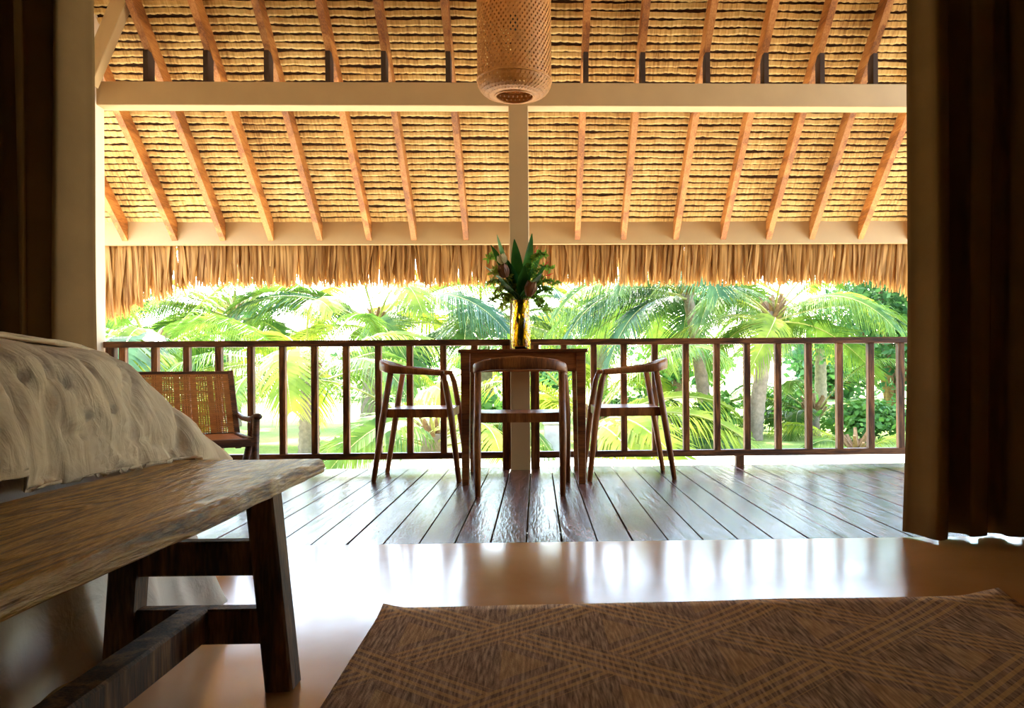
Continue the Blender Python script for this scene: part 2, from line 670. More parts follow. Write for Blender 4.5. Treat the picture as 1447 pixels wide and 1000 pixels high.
YR, ZR = 0.9, roof_z(0.9)               # ridge
wl_ = MB()
prof = [(-3.2, -.25), (5.62, -.25), (5.62, roof_z(5.62) + .02), (YR, ZR + .02), (-3.2, ZR - 3.4)]
n = len(prof)
v = [(X_L - .16, y, z) for y, z in prof] + [(X_L, y, z) for y, z in prof]
wl_.add(v, [tuple(range(n)), tuple(range(2 * n - 1, n - 1, -1))] + [(i, n + i, n + (i + 1) % n, (i + 1) % n) for i in range(n)])
tag(fixn(wl_.build('wall_left', M['wallwhite'])), 'white plastered side wall running out along the veranda', None, None, 'structure')
wr_ = MB()
prof = [(-3.2, -.25), (Y_SILL + .1, -.25), (Y_SILL + .1, roof_z(Y_SILL + .1) + .02), (YR, ZR + .02), (-3.2, ZR - 3.4)]
v = [(X_R, y, z) for y, z in prof] + [(X_R + .16, y, z) for y, z in prof]
wr_.add(v, [tuple(range(n)), tuple(range(2 * n - 1, n - 1, -1))] + [(i, n + i, n + (i + 1) % n, (i + 1) % n) for i in range(n)])
tag(fixn(wr_.build('wall_right', M['wallwhite'])), 'white plastered side wall of the room beside the curtain', None, None, 'structure')
wb = MB()
wb.box((X_L - .16, -3.36, -.25), (X_R + .16, -3.2, ZR - 3.3))
tag(wb.build('wall_back', M['wallwhite']), 'white plastered wall closing the room', None, None, 'structure')
wf = MB()
wf.box((X_L, Y_SILL - .02, 2.62), (X_R, Y_SILL + .1, roof_z(Y_SILL + .1) + .03))
tag(wf.build('wall_front', M['wallwhite']), 'white wall above the wide curtained opening', None, None, 'structure')

# deck: each board a plank
deck = tag(empty('floor_deck', (0, 4.4, 0)), 'dark stained timber boards of the veranda deck', None, None, 'structure')
PW = .1405
px0 = PZ(743.4, 770.9).x
pm = MB()
pm.box((-PW / 2 + .0035, Y_SILL + .002 - 4.4, -.035), (PW / 2 - .0035, 5.70 - 4.4, 0), bev=.0008)
pmesh = pm.mesh('plank', M['deck'])
k0 = math.ceil((X_L + .08 - px0) / PW)
for k in range(k0, k0 + 46):
    o = link('plank', pmesh, deck, (px0 + (k + .5) * PW, 0, random.uniform(-.0015, .0015)))
jm = MB()
for yy in (3.5, 4.4, 5.5):
    jm.box((X_L, yy - 4.4, -.2), (X_L + 46 * PW + .1, yy + .06 - 4.4, -.036))
jm.box((X_L, 5.60 - 4.4, -.3), (X_L + 46 * PW + .1, 5.64 - 4.4, -.036))
jm.build('joist', M['benchleg'], deck)

# ------------------------------------------------------------------ roof
ceil = tag(empty('ceiling', (0, 5.0, 2.0)), 'thatched roof underside on pine rafters with hanging leaf fringe', None, None, 'structure')
CO = Vector((0, 5.0, 2.0))
XT0, XT1 = -4.3, 4.6
bk = MB()
bk.box((XT0, 0, 0), (XT1, 1, .06))
YE = 6.98
v = []
for x in (XT0, XT1):
    for y, dz in ((YE, .05), (YE, .16), (YR, .16), (YR, .05)):
        v.append((x - CO.x, y - CO.y, roof_z(y) + dz - CO.z))
bk = MB()
bk.add(v, [(0, 1, 2, 3), (7, 6, 5, 4), (0, 4, 5, 1), (1, 5, 6, 2), (2, 6, 7, 3), (3, 7, 4, 0)])
fixn(bk.build('thatch_backing', M['thatch_dark'], ceil))
br = MB()
v = []
for x in (XT0, XT1):
    for y, z in ((YR, ZR + .03), (YR, ZR + .16), (-3.4, ZR - 3.5), (-3.4, ZR - 3.63)):
        v.append((x - CO.x, y - CO.y, z - CO.z))
br.add(v, [(0, 1, 2, 3), (7, 6, 5, 4), (0, 4, 5, 1), (1, 5, 6, 2), (2, 6, 7, 3), (3, 7, 4, 0)])
fixn(br.build('back_slope', M['thatch_dark'], ceil))

PITCH_Y = .0452
k = 0
Y = YE - .06
XA, XB = -3.6, 4.2
while Y > 3.2:
    seg = 640 if Y > 4.6 else 200
    sd = k * 7.31
    mb = MB()
    verts = []
    step = 1 + .0 * k
    for i in range(seg + 1):
        x = XA + (XB - XA) * i / seg
        sag = .007 * noise.noise(Vector((x * 1.3, sd, 0))) + .0035 * noise.noise(Vector((x * 5, sd, 3)))
        sc = abs(math.sin(x * 55 + 3 * noise.noise(Vector((x * 3, sd, 9))))) * .0045 + .003 * noise.noise(Vector((x * 40, sd, 5)))
        up = noise.noise(Vector((x * 34, sd, 20))) * .004
        hi = Y - PITCH_Y * .66 + sag + up      # up-slope edge
        lo = Y + sag + sc - .004               # down-slope (eave-ward) edge
        off = .006 * noise.noise(Vector((x * 8, sd, 40)))
        for yy, dn in ((hi, -.004), ((hi + lo) / 2, -.012), (lo, -.006), (lo, -.001), (hi, .001)):
            verts.append((x - CO.x, yy - CO.y, roof_z(yy) + dn + off - CO.z))
    faces = []
    for i in range(seg):
        a = i * 5
        for j in range(4):
            faces.append((a + j, a + j + 1, a + 5 + j + 1, a + 5 + j))
        faces.append((a + 4, a, a + 5, a + 9))
    mb.add(verts, faces)
    mb.build('thatch_row', M['thatch'], ceil)
    k += 1
    Y -= PITCH_Y

raf_px = [40, 108, 177, 247, 315, 383, 452, 521.7, 585, 658.5, 735, 816, 881, 955, 1022, 1086, 1147, 1216, 1285, 1354]
rm = MB()
YU = 2.4
v = []
hw = .0225
for x in (-hw, hw):
    for y, dz in ((Y_FASC, 0), (Y_FASC, RD), (YU, RD), (YU, 0)):
        v.append((x, y - CO.y, raf_z(y) + dz - CO.z))
rm.add(v, [(0, 1, 2, 3), (7, 6, 5, 4), (0, 4, 5, 1), (1, 5, 6, 2), (2, 6, 7, 3), (3, 7, 4, 0)])
rmesh = rm.mesh('rafter', M['rafter'])
cm_ = MB()
zb = PY(733, 117, Y_POST - .06).z
cm_.box((-.016, Y_POST - .05 - CO.y, zb - CO.z - .003), (.016, Y_POST + .05 - CO.y, raf_z(Y_POST + .05) - CO.z + .04))
cmesh = cm_.mesh('cleat', M['cleat'])
for px in raf_px:
    X = PY(px, 335, Y_FASC).x
    o = link('rafter', rmesh, ceil, (X, 0, 0))
    link('cleat', cmesh, o, (0, 0, 0))

# fascia, beam, post
zf0, zf1 = PY(733, 345, Y_FASC).z, PY(733, 312, Y_FASC).z
fb = MB()
fb.box((-3.9, Y_FASC - .002, zf0), (4.4, Y_FASC + .04, zf1 + .04), bev=.003)
tag(fb.build('trim_1', M['white']), 'cream painted fascia board behind the rafter ends at the eave', None, None, 'structure')
zb0 = PY(733, 149.5, Y_POST - .065).z
bm_ = MB()
bm_.box((X_L - .02, Y_POST - .065, zb0), (X_R + .6, Y_POST + .065, zb), bev=.004)
tag(bm_.build('beam', M['white']), 'cream painted beam carrying the rafters on the veranda post', None, None, 'structure')
p = PY(734, 400, Y_POST - .065)
po = MB()
po.box((p.x - .0665, Y_POST - .065, -.02), (p.x + .0665, Y_POST + .065, zb0 + .005), bev=.004)
tag(po.build('column', M['white']), 'square cream painted veranda post between the railing sections', None, None, 'structure')
X_POST = p.x
pr = MB()
pr.box((X_R + .45, Y_POST - .065, -.3), (X_R + .58, Y_POST + .065, zb0 + .005), bev=.004)
tag(pr.build('column', M['white']), 'square cream painted end post of the veranda beyond the curtain', None, None, 'structure')
# slanting strut at the wall end of the beam
st = MB()
a = PY(124, 118, 5.40)
b = PY(203, -70, 5.40)
st.bar(a, b, .10, .085, up=(0, 1, 0), bev=.004)
tag(fixn(st.build('strut', M['white'])), 'cream painted slanting strut rising from the wall end of the beam', 'strut', None, 'structure')

# fringe of hanging leaves
def fr_bottom(X):
    # height of the ragged hem
    zb_ = 1.41
    xl = PY(150, 450, 7.0).x
    if X < xl + .75:
        t = max(0, min(1, (xl + .75 - X) / .75))
        zb_ -= .30 * t ** 1.3
    xr = PY(1283, 410, 7.0).x
    if X > xr - .3:
        zb_ -= .10 * min(1.5, (X - xr + .3) / .3)
    return zb_


def fringe_leaf(mb, X, Yb, ztop, L, wd, lean, curl, tw):
    n = 4
    vs = []
    for i in range(n + 1):
        t = i / n
        wdt = wd * (1 - .65 * max(0, t - .7) / .3)
        ca, sa = math.cos(tw + curl * t), math.sin(tw + curl * t)
        cx = X + lean * t * L + .006 * math.sin(t * 5 + X * 40)
        cy = Yb + .05 * t
        cz = ztop - L * t
        vs += [(cx - wdt / 2 * ca, cy - wdt / 2 * sa, cz), (cx, cy - .006, cz), (cx + wdt / 2 * ca, cy + wdt / 2 * sa, cz)]
    fs = []
    for i in range(n):
        a = i * 3
        fs += [(a, a + 1, a + 4, a + 3), (a + 1, a + 2, a + 5, a + 4)]
    mb.add(vs, fs)


rs = random.Random(3)
xl, xr = PY(140, 400, 6.95).x, PY(1290, 400, 6.95).x
NF = 290
for i in range(NF):
    X = xl + (xr - xl) * (i + rs.uniform(.1, .9)) / NF
    ztop = zf0 + .10
    L = ztop - fr_bottom(X) + rs.uniform(-.035, .03)
    mb = MB()
    fringe_leaf(mb, 0, 0, 0, L, rs.uniform(.026, .046), rs.gauss(0, .08), rs.gauss(0, .6), rs.gauss(0, .4))
    mb.build('fringe_leaf', M['fringe'], ceil, smooth=True, loc=(X - CO.x, 6.93 + rs.uniform(0, .02) - CO.y, ztop - CO.z))
mb = MB()
for layer in range(3):
    for i in range(520):
        X = -4.2 + 8.7 * (i + rs.random()) / 520
        ztop = zf0 + .12
        L = ztop - fr_bottom(X) + rs.uniform(-.05, .02)
        fringe_leaf(mb, X - CO.x, 6.96 + .022 * layer - CO.y, ztop - CO.z, L, rs.uniform(.022, .040), rs.gauss(0, .09), rs.gauss(0, .5), rs.gauss(0, .4))
o = mb.build('thatch_fringe', M['fringe'], ceil, smooth=True)
o['kind'] = 'stuff'

# ------------------------------------------------------------------ railing
Y_RAIL = 5.60
zt1 = PY(900, 478, Y_RAIL - .03).z
ZB0, ZB1 = .075, .118


def railing(xa, xb, balus, posts, label):
    root = empty('railing', ((xa + xb) / 2, Y_RAIL, 0))
    tag(root, label, 'railing', 'veranda railing sections')
    ox = (xa + xb) / 2
    t = MB(); t.box((xa - ox, -.035, zt1 - .042), (xb - ox, .035, zt1), bev=.004); t.build('top_rail', M['railx'], root)
    t = MB(); t.box((xa - ox, -.026, ZB0), (xb - ox, .026, ZB1), bev=.003); t.build('bottom_rail', M['railx'], root)
    bmb = MB(); bmb.box((-.021, -.024, ZB1 - .002), (.021, .024, zt1 - .04), bev=.002)
    bme = bmb.mesh('baluster', M['rail'])
    for x in balus:
        link('baluster', bme, root, (x - ox, 0, 0))
    for x, w_, full in posts:
        pb = MB(); pb.box((-w_ / 2, -.028, -.002), (w_ / 2, .028, zt1 - .04 if full else ZB0 + .002), bev=.003)
        pb.build('post', M['rail'], root, loc=(x - ox, 0, 0))
    return root


def rx(px, py=560):
    return PY(px, py, Y_RAIL - .024).x


lb = [rx(443.8 - 45.2 * i + (.0)) for i in range(1, 7)] + [rx(q) for q in (443.8, 488.6, 534.3, 578.8, 626.4, 670.7)]
rb = [rx(q) for q in (797, 839.5, 882, 926, 970, 1013.9, 1056.6, 1100.5, 1143.9, 1187.6, 1231.7, 1274.4, 1318, 1361)]
railing(X_L + .01, X_POST - .068, lb, [(X_POST - .068 - .028, .056, True), (X_L + .05, .06, True)], 'dark timber baluster railing ending at the white side wall')
railing(X_POST + .068, X_R + .44, rb + [rb[-1] + .21 * i for i in range(1, 5)], [(X_POST + .068 + .032, .06, True), (rx(1046, 650), .055, False)], 'dark timber baluster railing between the post and the wide drawn curtain')

# ------------------------------------------------------------------ curtains
def curtain(xa, xb, Yc, z0, z1, folds, label, seed, edge):
    rs = random.Random(seed)
    nx, nz = folds * 14, 26
    ph = [rs.uniform(-.5, .5) for _ in range(folds + 2)]
    am = [rs.uniform(.6, 1.15) for _ in range(folds + 2)]

    def fn(u, t):
        z = z0 + (z1 - z0) * t
        q = u * folds
        i = int(min(folds - 1e-6, q))
        fr_ = q - i
        first = max(0, 1 - q / .8)
        A = (1 + .6 * first) * (am[i] * (1 - fr_) + am[i + 1] * fr_) * .075 * (1.0 - .25 * t)
        y = Yc + A * math.cos(2 * PI * q + .6 * math.sin(q * 1.7 + t) * min(1, q)) + .02 * noise.noise(Vector((q, t * 2.5, seed)))
        x = xa + (xb - xa) * u + .02 * math.sin(4 * PI * q + ph[i]) * min(1, q) + .02 * (1 - t) * noise.noise(Vector((q * .6, t * 2, seed + 4)))
        x += edge * .03 * (1 - t) ** 3 * (1 - u)
        zz = z + (.018 * noise.noise(Vector((q * 1.2, 0, seed + 9))) if t == 0 else 0)
        return (x, y, zz)
    mb = MB()
    mb.grid(fn, nx, nz)
    # the free edge turned back: a hem band standing towards the garden
    o = mb.build('curtain', M['curtain'], smooth=True)
    o.modifiers.new('thick', 'SOLIDIFY').thickness = .006
    tag(o, label, 'curtain')
    return o


XCL = PY(127, 300, 3.10).x
XCR = PY(1290, 400, Y_SILL).x
curtain(XCL - .01, X_L + .06, 3.06, .03, 2.9, 10, 'dark olive linen curtain hanging behind the bed', 5, 0)
curtain(XCR, X_R - .1, Y_SILL - .04, .026, 2.9, 13, 'dark olive linen curtain hanging clear of the bed, beside the rug', 9, -1)
for nm, xa, xb, lab in (('curtain_rod', X_L + .02, X_R - .02, 'dark curtain rod above the wide opening'),):
    mb = MB(); mb.tube([(xa, 3.04, 2.92), (xb, 3.10, 2.92)], .022, 12)
    tag(mb.build(nm, M['cord'], smooth=True), lab, 'curtain rod')

# ------------------------------------------------------------------ rug
A_ = PZ(541, 869, .012)
B_ = PZ(1411, 854, .012)
C_ = PZ(472, 1000, .012)
ux = (B_ - A_)
WR = ux.length
ang = math.atan2(ux.y, ux.x)
LR = 2.2
rg = MB()
nu, nv = 60, 50


def rugf(u, v_):
    x, y = u * WR, -v_ * LR
    z = .009 + .0015 * noise.noise(Vector((x * 3, y * 3, 1)))
    # lifted corner beside the curtain and slightly puckered edge
    e = max(0, 1 - v_ / .06)
    z += e * (.010 + .006 * noise.noise(Vector((x * 2.3, 0, 7)))) * (.3 + .7 * u)
    c = max(0, 1 - (1 - u) / .06) * max(0, 1 - v_ / .12)
    z += .02 * c
    c2 = max(0, 1 - u / .03) * max(0, 1 - v_ / .04)
    z += .012 * c2
    return (x, y, z)


rg.grid(rugf, nu, nv)
n0 = len(rg.v)
o = rg.build('rug', M['rug'], smooth=True, loc=(A_.x, A_.y, .012))
o.rotation_euler = (0, 0, ang)
sm = o.modifiers.new('thick', 'SOLIDIFY'); sm.thickness = .009; sm.offset = -1
tag(o, 'brown flatweave rug with diamond pattern on the concrete floor', 'rug')

# ------------------------------------------------------------------ bench
ZBN = .46
e1 = PZ(458, 648, ZBN)                  # far outer corner of the seat
e0 = PZ(0, 835, ZBN)
bd = (e1 - e0); bd.z = 0; bd.normalize()
bang = math.atan2(-bd.x, bd.y)
bench = empty('bench', (e1.x, e1.y, 0), bang)
tag(bench, 'rustic wooden trestle bench standing at the foot of the bed', 'bench')
BW, BL, BT = .37, 1.75, .036
tb = MB()


def sect(y):
    r = noise.noise(Vector((y * 2.2, 3.1, 0))) * .012 + noise.noise(Vector((y * 9, 3.1, 0))) * .004
    l = noise.noise(Vector((y * 2.0, 8.1, 0))) * .012
    d = noise.noise(Vector((y * 4, 1.1, 0))) * .004
    return r, l, d


ny = 60
rings = []
for j in range(ny + 1):
    y = -BL * j / ny
    r, l, d = sect(y)
    endr = .012 * noise.noise(Vector((0, 0, 3))) if j == 0 else 0
    prof = [(-BW + l + .004, .001), (-BW * .75, .001), (-BW * .5, -.001), (-BW * .25, 0.0), (-.010 + r, 0), (r - .002, -.004), (r + .003 + d, -.016), (r + .002, -BT + .004 + d), (-.004 + r, -BT), (-BW * .5, -BT), (-BW + l + .012, -BT), (-BW + l, -.02)]
    rings.append([(x, y + (.008 * noise.noise(Vector((x * 9, 5, 0))) if j == 0 else 0), ZBN + z + .0015 * noise.noise(Vector((x * 20, y * 5, 2)))) for x, z in prof])
npf = len(rings[0])
vv = [q for r_ in rings for q in r_]
ff = [tuple(range(npf)), tuple(ny * npf + i for i in range(npf - 1, -1, -1))]
for j in range(ny):
    for i in range(npf):
        i2 = (i + 1) % npf
        ff.append((j * npf + i, (j + 1) * npf + i, (j + 1) * npf + i2, j * npf + i2))
tb.add(vv, ff)
so = fixn(tb.build('seat_board', M['bench'], bench))


def trestle(yc):
    # outer leg, inner leg, two rails
    for (xb_, xt_) in ((-.005, -.045), (-.345, -.315)):
        lm = MB(); lm.bar((xb_, yc, .012), (xt_, yc, ZBN - BT + .004), .058, .066, up=(0, 1, 0), bev=.005)
        fixn(lm.build('leg', M['benchleg'], bench))
    um = MB(); um.bar((-.31, yc, .288), (-.05, yc, .288), .04, .072, bev=.004)
    fixn(um.build('upper_rail', M['benchleg'], bench))
    um = MB(); um.bar((-.325, yc, .145), (-.035, yc, .145), .04, .074, bev=.004)
    fixn(um.build('lower_rail', M['benchleg'], bench))


LYP = PZ(435, 974, .012)
inv = Matrix.Rotation(-bang, 3, 'Z')
yc = (inv @ (LYP - Vector((e1.x, e1.y, .012)))).y + .02
trestle(yc)
trestle(-BL + .46)
sm_ = MB(); sm_.bar((-.185, yc, .150), (-.185, -BL + .46, .150), .062, .068, bev=.005)
fixn(sm_.build('stretcher', M['benchleg'], bench))

# ------------------------------------------------------------------ bed
BX0, BX1, BY0, BY1 = -2.9, -.95, .35, 2.22     # head, foot, near side, far side
bed = tag(empty('bed', (BX1, BY1, 0)), 'wide bed under a rumpled cream bedspread', 'bed')
BO = Vector((BX1, BY1, 0))
mb = MB(); mb.box((BX0 - BX1, BY0 - BY1 + .06, .08), (-.06, -.06, .44), bev=.02); mb.build('base', M['dark'], bed)
for x_, y_ in ((-.15, -.15), (-.15, BY0 - BY1 + .15), (BX0 - BX1 + .12, -.15), (BX0 - BX1 + .12, BY0 - BY1 + .15)):
    mb = MB(); mb.box((x_ - .04, y_ - .04, .012), (x_ + .04, y_ + .04, .09)); mb.build('leg', M['dark'], bed)
mb = MB(); mb.box((BX0 - BX1, BY0 - BY1 + .05, .44), (-.05, -.05, .66), bev=.05); mb.build('mattress', M['skirt'], bed)


def perim(u):
    """foot end and both long sides: returns (point, outward normal, corner weight)"""
    R = .16
    x0, x1, y0, y1 = BX0, BX1, BY0, BY1
    segs = [('l', (x0, y1), (x1 - R, y1), (0, 1)), ('a', (x1 - R, y1 - R), PI / 2, 0), ('l', (x1, y1 - R), (x1, y0 + R), (1, 0)), ('a', (x1 - R, y0 + R), 0, -PI / 2), ('l', (x1 - R, y0), (x0, y0), (0, -1))]
    le = [x1 - R - x0, R * PI / 2 * 2.2, y1 - y0 - 2 * R, R * PI / 2 * 2.2, x1 - R - x0]
    T = sum(le)
    s = u * T
    for sg, l in zip(segs, le):
        if s <= l or sg is segs[-1]:
            t = min(1, s / l)
            if sg[0] == 'l':
                p = Vector(sg[1]).lerp(Vector(sg[2]), t)
                # nearness to a corner
                dist = min((p - Vector((x1, y1))).length, (p - Vector((x1, y0))).length)
                return p, Vector(sg[3]), max(0, 1 - (dist - R) / .35) * .35
            a_ = sg[2] + (sg[3] - sg[2]) * t
            nn = Vector((math.cos(a_), math.sin(a_)))
            return Vector(sg[1]) + nn * R, nn, .35 + .65 * math.sin(PI * t) ** .8
        s -= l


def hem_z(p):
    # the cover rides up a little towards the near part of the foot
    if p.x > BX1 - .02 and p.y < 1.52:
        return .492
    return .436 if p.x > BX1 - .02 else .452


prof_b = [(-.70, .770), (-.45, .766), (-.30, .757), (-.19, .748), (-.11, .732), (-.055, .704), (-.02, .655), (0.0, .58), (.008, .515), (.014, .485), (.018, .455)]
ctr = Vector(((BX0 + BX1) / 2, (BY0 + BY1) / 2))
nu_, nv_ = 420, 60
mb = MB()


def spread(u, v_):
    p, nn, cw = perim(u)
    q = v_ * (len(prof_b) - 1)
    i = min(len(prof_b) - 2, int(q))
    f_ = q - i
    o_, z_ = (prof_b[i][0] * (1 - f_) + prof_b[i + 1][0] * f_), (prof_b[i][1] * (1 - f_) + prof_b[i + 1][1] * f_)
    hz = hem_z(p)
    drop = max(0, .66 - z_)
    if z_ < .56:
        z_ = .56 - (.56 - z_) / (.56 - .455) * (.56 - hz)
    # corner cloth stands off as it falls, and sags on top
    o_ += cw * (.30 * drop / .2 * .62) - cw * .02
    z_ -= cw * max(0, .3 + o_) * .03
    nz = noise.noise(Vector((p.x * 3, p.y * 3, z_ * 3)))
    n2 = noise.noise(Vector((p.x * 11, p.y * 11, z_ * 4 + 5)))
    n3 = noise.noise(Vector((p.x * 24, p.y * 24, z_ * 9 + 2)))
    cr = abs(noise.noise(Vector((p.x * 7 + 2 * nz, p.y * 9 + 2.5 * z_, z_ * 5 + 3))))
    cr2 = abs(noise.noise(Vector((p.x * 4, p.y * 16 + 3 * nz, z_ * 4 + 9))))
    o_ += .012 * nz + .006 * n2 * (1 - .5 * cw) - .020 * max(0, .18 - cr) / .18 * .6 - .012 * max(0, .15 - cr2) / .15
    z_ += .008 * nz + .005 * n2 + .002 * n3 - .006 * max(0, .15 - cr2) / .15
    r = p + nn * o_
    lb_ = inv @ Vector((r.x - e1.x, r.y - e1.y, 0))
    if -BW - .14 < lb_.x < .02 and -BL - .02 < lb_.y < .03:      # over the bench: lie on its top
        z_ = max(z_, ZBN + .0035)
    return (r.x - BO.x, r.y - BO.y, z_)


mb.grid(spread, nu_, nv_)
# close the top with a loop inset to the middle
base0 = 0
top = [mb.v[i] for i in range(nu_)]
cvi = len(mb.v)
c1 = []
for i, q in enumerate(top):
    c1.append((q[0] * .5 + (ctr.x - BO.x) * .5, q[1] * .3 + (ctr.y - BO.y) * .7, .775))
n0 = len(mb.v)
mb.v += c1
for i in range(nu_ - 1):
    mb.f.append((i, n0 + i, n0 + i + 1, i + 1)); mb.m.append(0)
mid = len(mb.v)
mb.v.append((ctr.x - BO.x, ctr.y - BO.y, .776))
for i in range(nu_ - 1):
    mb.f.append((n0 + i, mid, n0 + i + 1)); mb.m.append(0)
o = fixn(mb.build('bedspread', M['spread'], bed, smooth=True))
so_ = o.modifiers.new('thick', 'SOLIDIFY'); so_.thickness = .006; so_.offset = 1
mb = MB()


def skirt(u, v_):
    p, nn, cw = perim(u)
    z_ = .50 - v_ * (.50 - .055)
    fold = math.sin(u * 150 + 2 * noise.noise(Vector((u * 40, 0, 0))))
    o_ = -.035 + .05 * v_ + (.012 + .022 * v_) * fold * (.4 + .6 * noise.noise(Vector((u * 30, 3, 0))) ** 2 * 4)
    o_ += cw * .12 * v_
    o_ += .02 * noise.noise(Vector((u * 60, v_ * 2, 1))) * v_
    z_ += .03 * noise.noise(Vector((u * 22, 0, 8))) * v_
    r = p + nn * o_
    return (r.x - BO.x, r.y - BO.y, z_)


mb.grid(skirt, 420, 12)
o = mb.build('bed_skirt', M['skirt'], bed, smooth=True)
o.modifiers.new('thick', 'SOLIDIFY').thickness = .003

# ------------------------------------------------------------------ dining table
tz = PY(740, 493, 4.83).z
tl, tr = PY(647, 497, 4.81).x, PY(831, 497, 4.81).x
TY0, TY1 = 4.81, 5.50
tab = tag(empty('dining_table', ((tl + tr) / 2, (TY0 + TY1) / 2, 0)), 'small square dark wood dining table set against the veranda post', 'table')
ox, oy = (tl + tr) / 2, (TY0 + TY1) / 2
hx, hy = (tr - tl) / 2, (TY1 - TY0) / 2
mb = MB(); mb.box((-hx, -hy, tz - .022), (hx, hy, tz), bev=.005); mb.build('table_top', M['table'], tab)
for a, b in (((-hx + .03, -hy + .018), (hx - .03, -hy + .04)), ((-hx + .03, hy - .04), (hx - .03, hy - .018)), ((-hx + .018, -hy + .03), (-hx + .04, hy - .03)), ((hx - .04, -hy + .03), (hx - .018, hy - .03))):
    mb = MB(); mb.box((a[0], a[1], tz - .135), (b[0], b[1], tz - .02), bev=.002); mb.build('apron', M['table'], tab)
for sx in (-1, 1):
    for sy in (-1, 1):
        cx, cy = sx * (hx - .042), sy * (hy - .042)
        mb = MB(); mb.bar((cx + sx * .004, cy, 0), (cx, cy, tz - .02), .042, .042, up=(0, 1, 0), wx2=.058, wz2=.058, bev=.003)
        fixn(mb.build('leg', M['table'], tab))

# ------------------------------------------------------------------ chairs: sitter faces local +y, rear feet on y = 0
def make_chair():
    root = empty('dining_chair')
    ch = M['chair']
    # rear legs, front legs
    for s in (-1, 1):
        mb = MB(); mb.tube([(s * .228, 0, 0), (s * .232, .055, .35), (s * .230, .112, .686)], [.015, .021, .018], 12)
        mb.build('rear_leg', ch, root, smooth=True)
        mb = MB(); mb.tube([(s * .275, .525, 0), (s * .272, .48, .40), (s * .262, .445, .60), (s * .256, .425, .655)], [.015, .021, .018, .016], 12)
        mb.build('front_leg', ch, root, smooth=True)
    # top rail sweeping into the two arms
    pts, hh, th = [], [], []
    nP = 40
    for i in range(nP + 1):
        t = -1 + 2 * i / nP
        a = abs(t)
        s = 1 if t >= 0 else -1
        # plan: a U, open to the front
        if a < .45:
            q = a / .45
            x = s * .243 * math.sin(q * PI / 2 * .92)
            y = .02 + .10 * (1 - math.cos(q * PI / 2 * .92)) 
        else:
            q = (a - .45) / .55
            x0_ = .243 * math.sin(PI / 2 * .92)
            y0_ = .02 + .10 * (1 - math.cos(PI / 2 * .92))
            x = s * (x0_ + (.258 - x0_) * q)
            y = y0_ + (.435 - y0_) * q
        z = .718 - .030 * min(1, a / .45) ** 1.6 - .028 * max(0, (a - .45) / .55)
        pts.append(Vector((x, y, z)))
        hh.append(.037 - .011 * min(1, a / .45) - .011 * max(0, (a - .45) / .55))
        th.append(.012 + .006 * min(1, a / .6))
    mb = MB()
    ringn = 12
    vs = []
    for i, p in enumerate(pts):
        d = (pts[min(i + 1, nP)] - pts[max(i - 1, 0)]).normalized()
        r = d.cross(Vector((0, 0, 1))).normalized()
        u = r.cross(d)
        H = min(.042, hh[i])
        for j in range(ringn):
            a = 2 * PI * j / ringn
            ca, sa = math.cos(a), math.sin(a)
            e = .6
            vs.append(p + r * math.copysign(abs(ca) ** e, ca) * th[i] + u * math.copysign(abs(sa) ** e, sa) * H)
    fs = []
    for i in range(nP):
        for j in range(ringn):
            fs.append((i * ringn + j, i * ringn + (j + 1) % ringn, (i + 1) * ringn + (j + 1) % ringn, (i + 1) * ringn + j))
    fs += [tuple(range(ringn - 1, -1, -1)), tuple(nP * ringn + j for j in range(ringn))]
    mb.add(vs, fs)
    mb.build('arm_rail', ch, root, smooth=True)
    # dished seat
    mb = MB()
    nx, nyy = 14, 12
    def seat(u, v_, top=True):
        y = .075 + .405 * v_
        half = .222 + .040 * v_
        x = (-1 + 2 * u) * half
        dish = .018 * (1 - (2 * u - 1) ** 2) * math.sin(PI * min(1, v_ * .9 + .05))
        return (x, y, .445 - dish) if top else (x * .985, y, .392)
    tp = [seat(i / (nx - 1), j / (nyy - 1)) for j in range(nyy) for i in range(nx)]
    bt = [seat(i / (nx - 1), j / (nyy - 1), False) for j in range(nyy) for i in range(nx)]
    fs = []
    K = nx * nyy
    for j in range(nyy - 1):
        for i in range(nx - 1):
            a = j * nx + i
            fs.append((a, a + 1, a + nx + 1, a + nx))
            fs.append((K + a, K + a + nx, K + a + nx + 1, K + a + 1))
    for i in range(nx - 1):
        fs.append((i, K + i, K + i + 1, i + 1))
        a = (nyy - 1) * nx + i
        fs.append((a, a + 1, K + a + 1, K + a))
    for j in range(nyy - 1):
        a = j * nx
        fs.append((a, a + nx, K + a + nx, K + a))
        a = j * nx + nx - 1
        fs.append((a, K + a, K + a + nx, a + nx))
    mb.add(tp + bt, fs)
    mb.build('seat', ch, root)
    return root


chair = make_chair()
chair.location = (PZ(735.5, 700).x, PZ(735.5, 700).y - .03, 0)
tag(chair, 'wooden armchair at the table with its curved back towards the rug', 'chair', 'armchairs round the veranda table')
c2 = copy_tree(chair)
pl_ = PZ(527.8, 681)
c2.location = (pl_.x, pl_.y + .228, 0)
c2.rotation_euler = (0, 0, -PI / 2)
tag(c2, 'wooden armchair at the table end beside the low cane lounge chair', 'chair', 'armchairs round the veranda table')
c3 = copy_tree(chair)
pr_ = PZ(947, 677.5)
c3.location = (pr_.x + .027, pr_.y + .228, 0)
c3.rotation_euler = (0, 0, PI / 2)
tag(c3, 'wooden armchair at the table end away from the bed and the cane chair', 'chair', 'armchairs round the veranda table')

# ------------------------------------------------------------------ vase and bouquet
VX, VY = PY(736, 492, 5.10).x, 5.10
vm = MB()
pf = [(.046, 0), (.056, .012), (.060, .05), (.061, .11), (.057, .17), (.050, .23), (.048, .28), (.052, .312)]


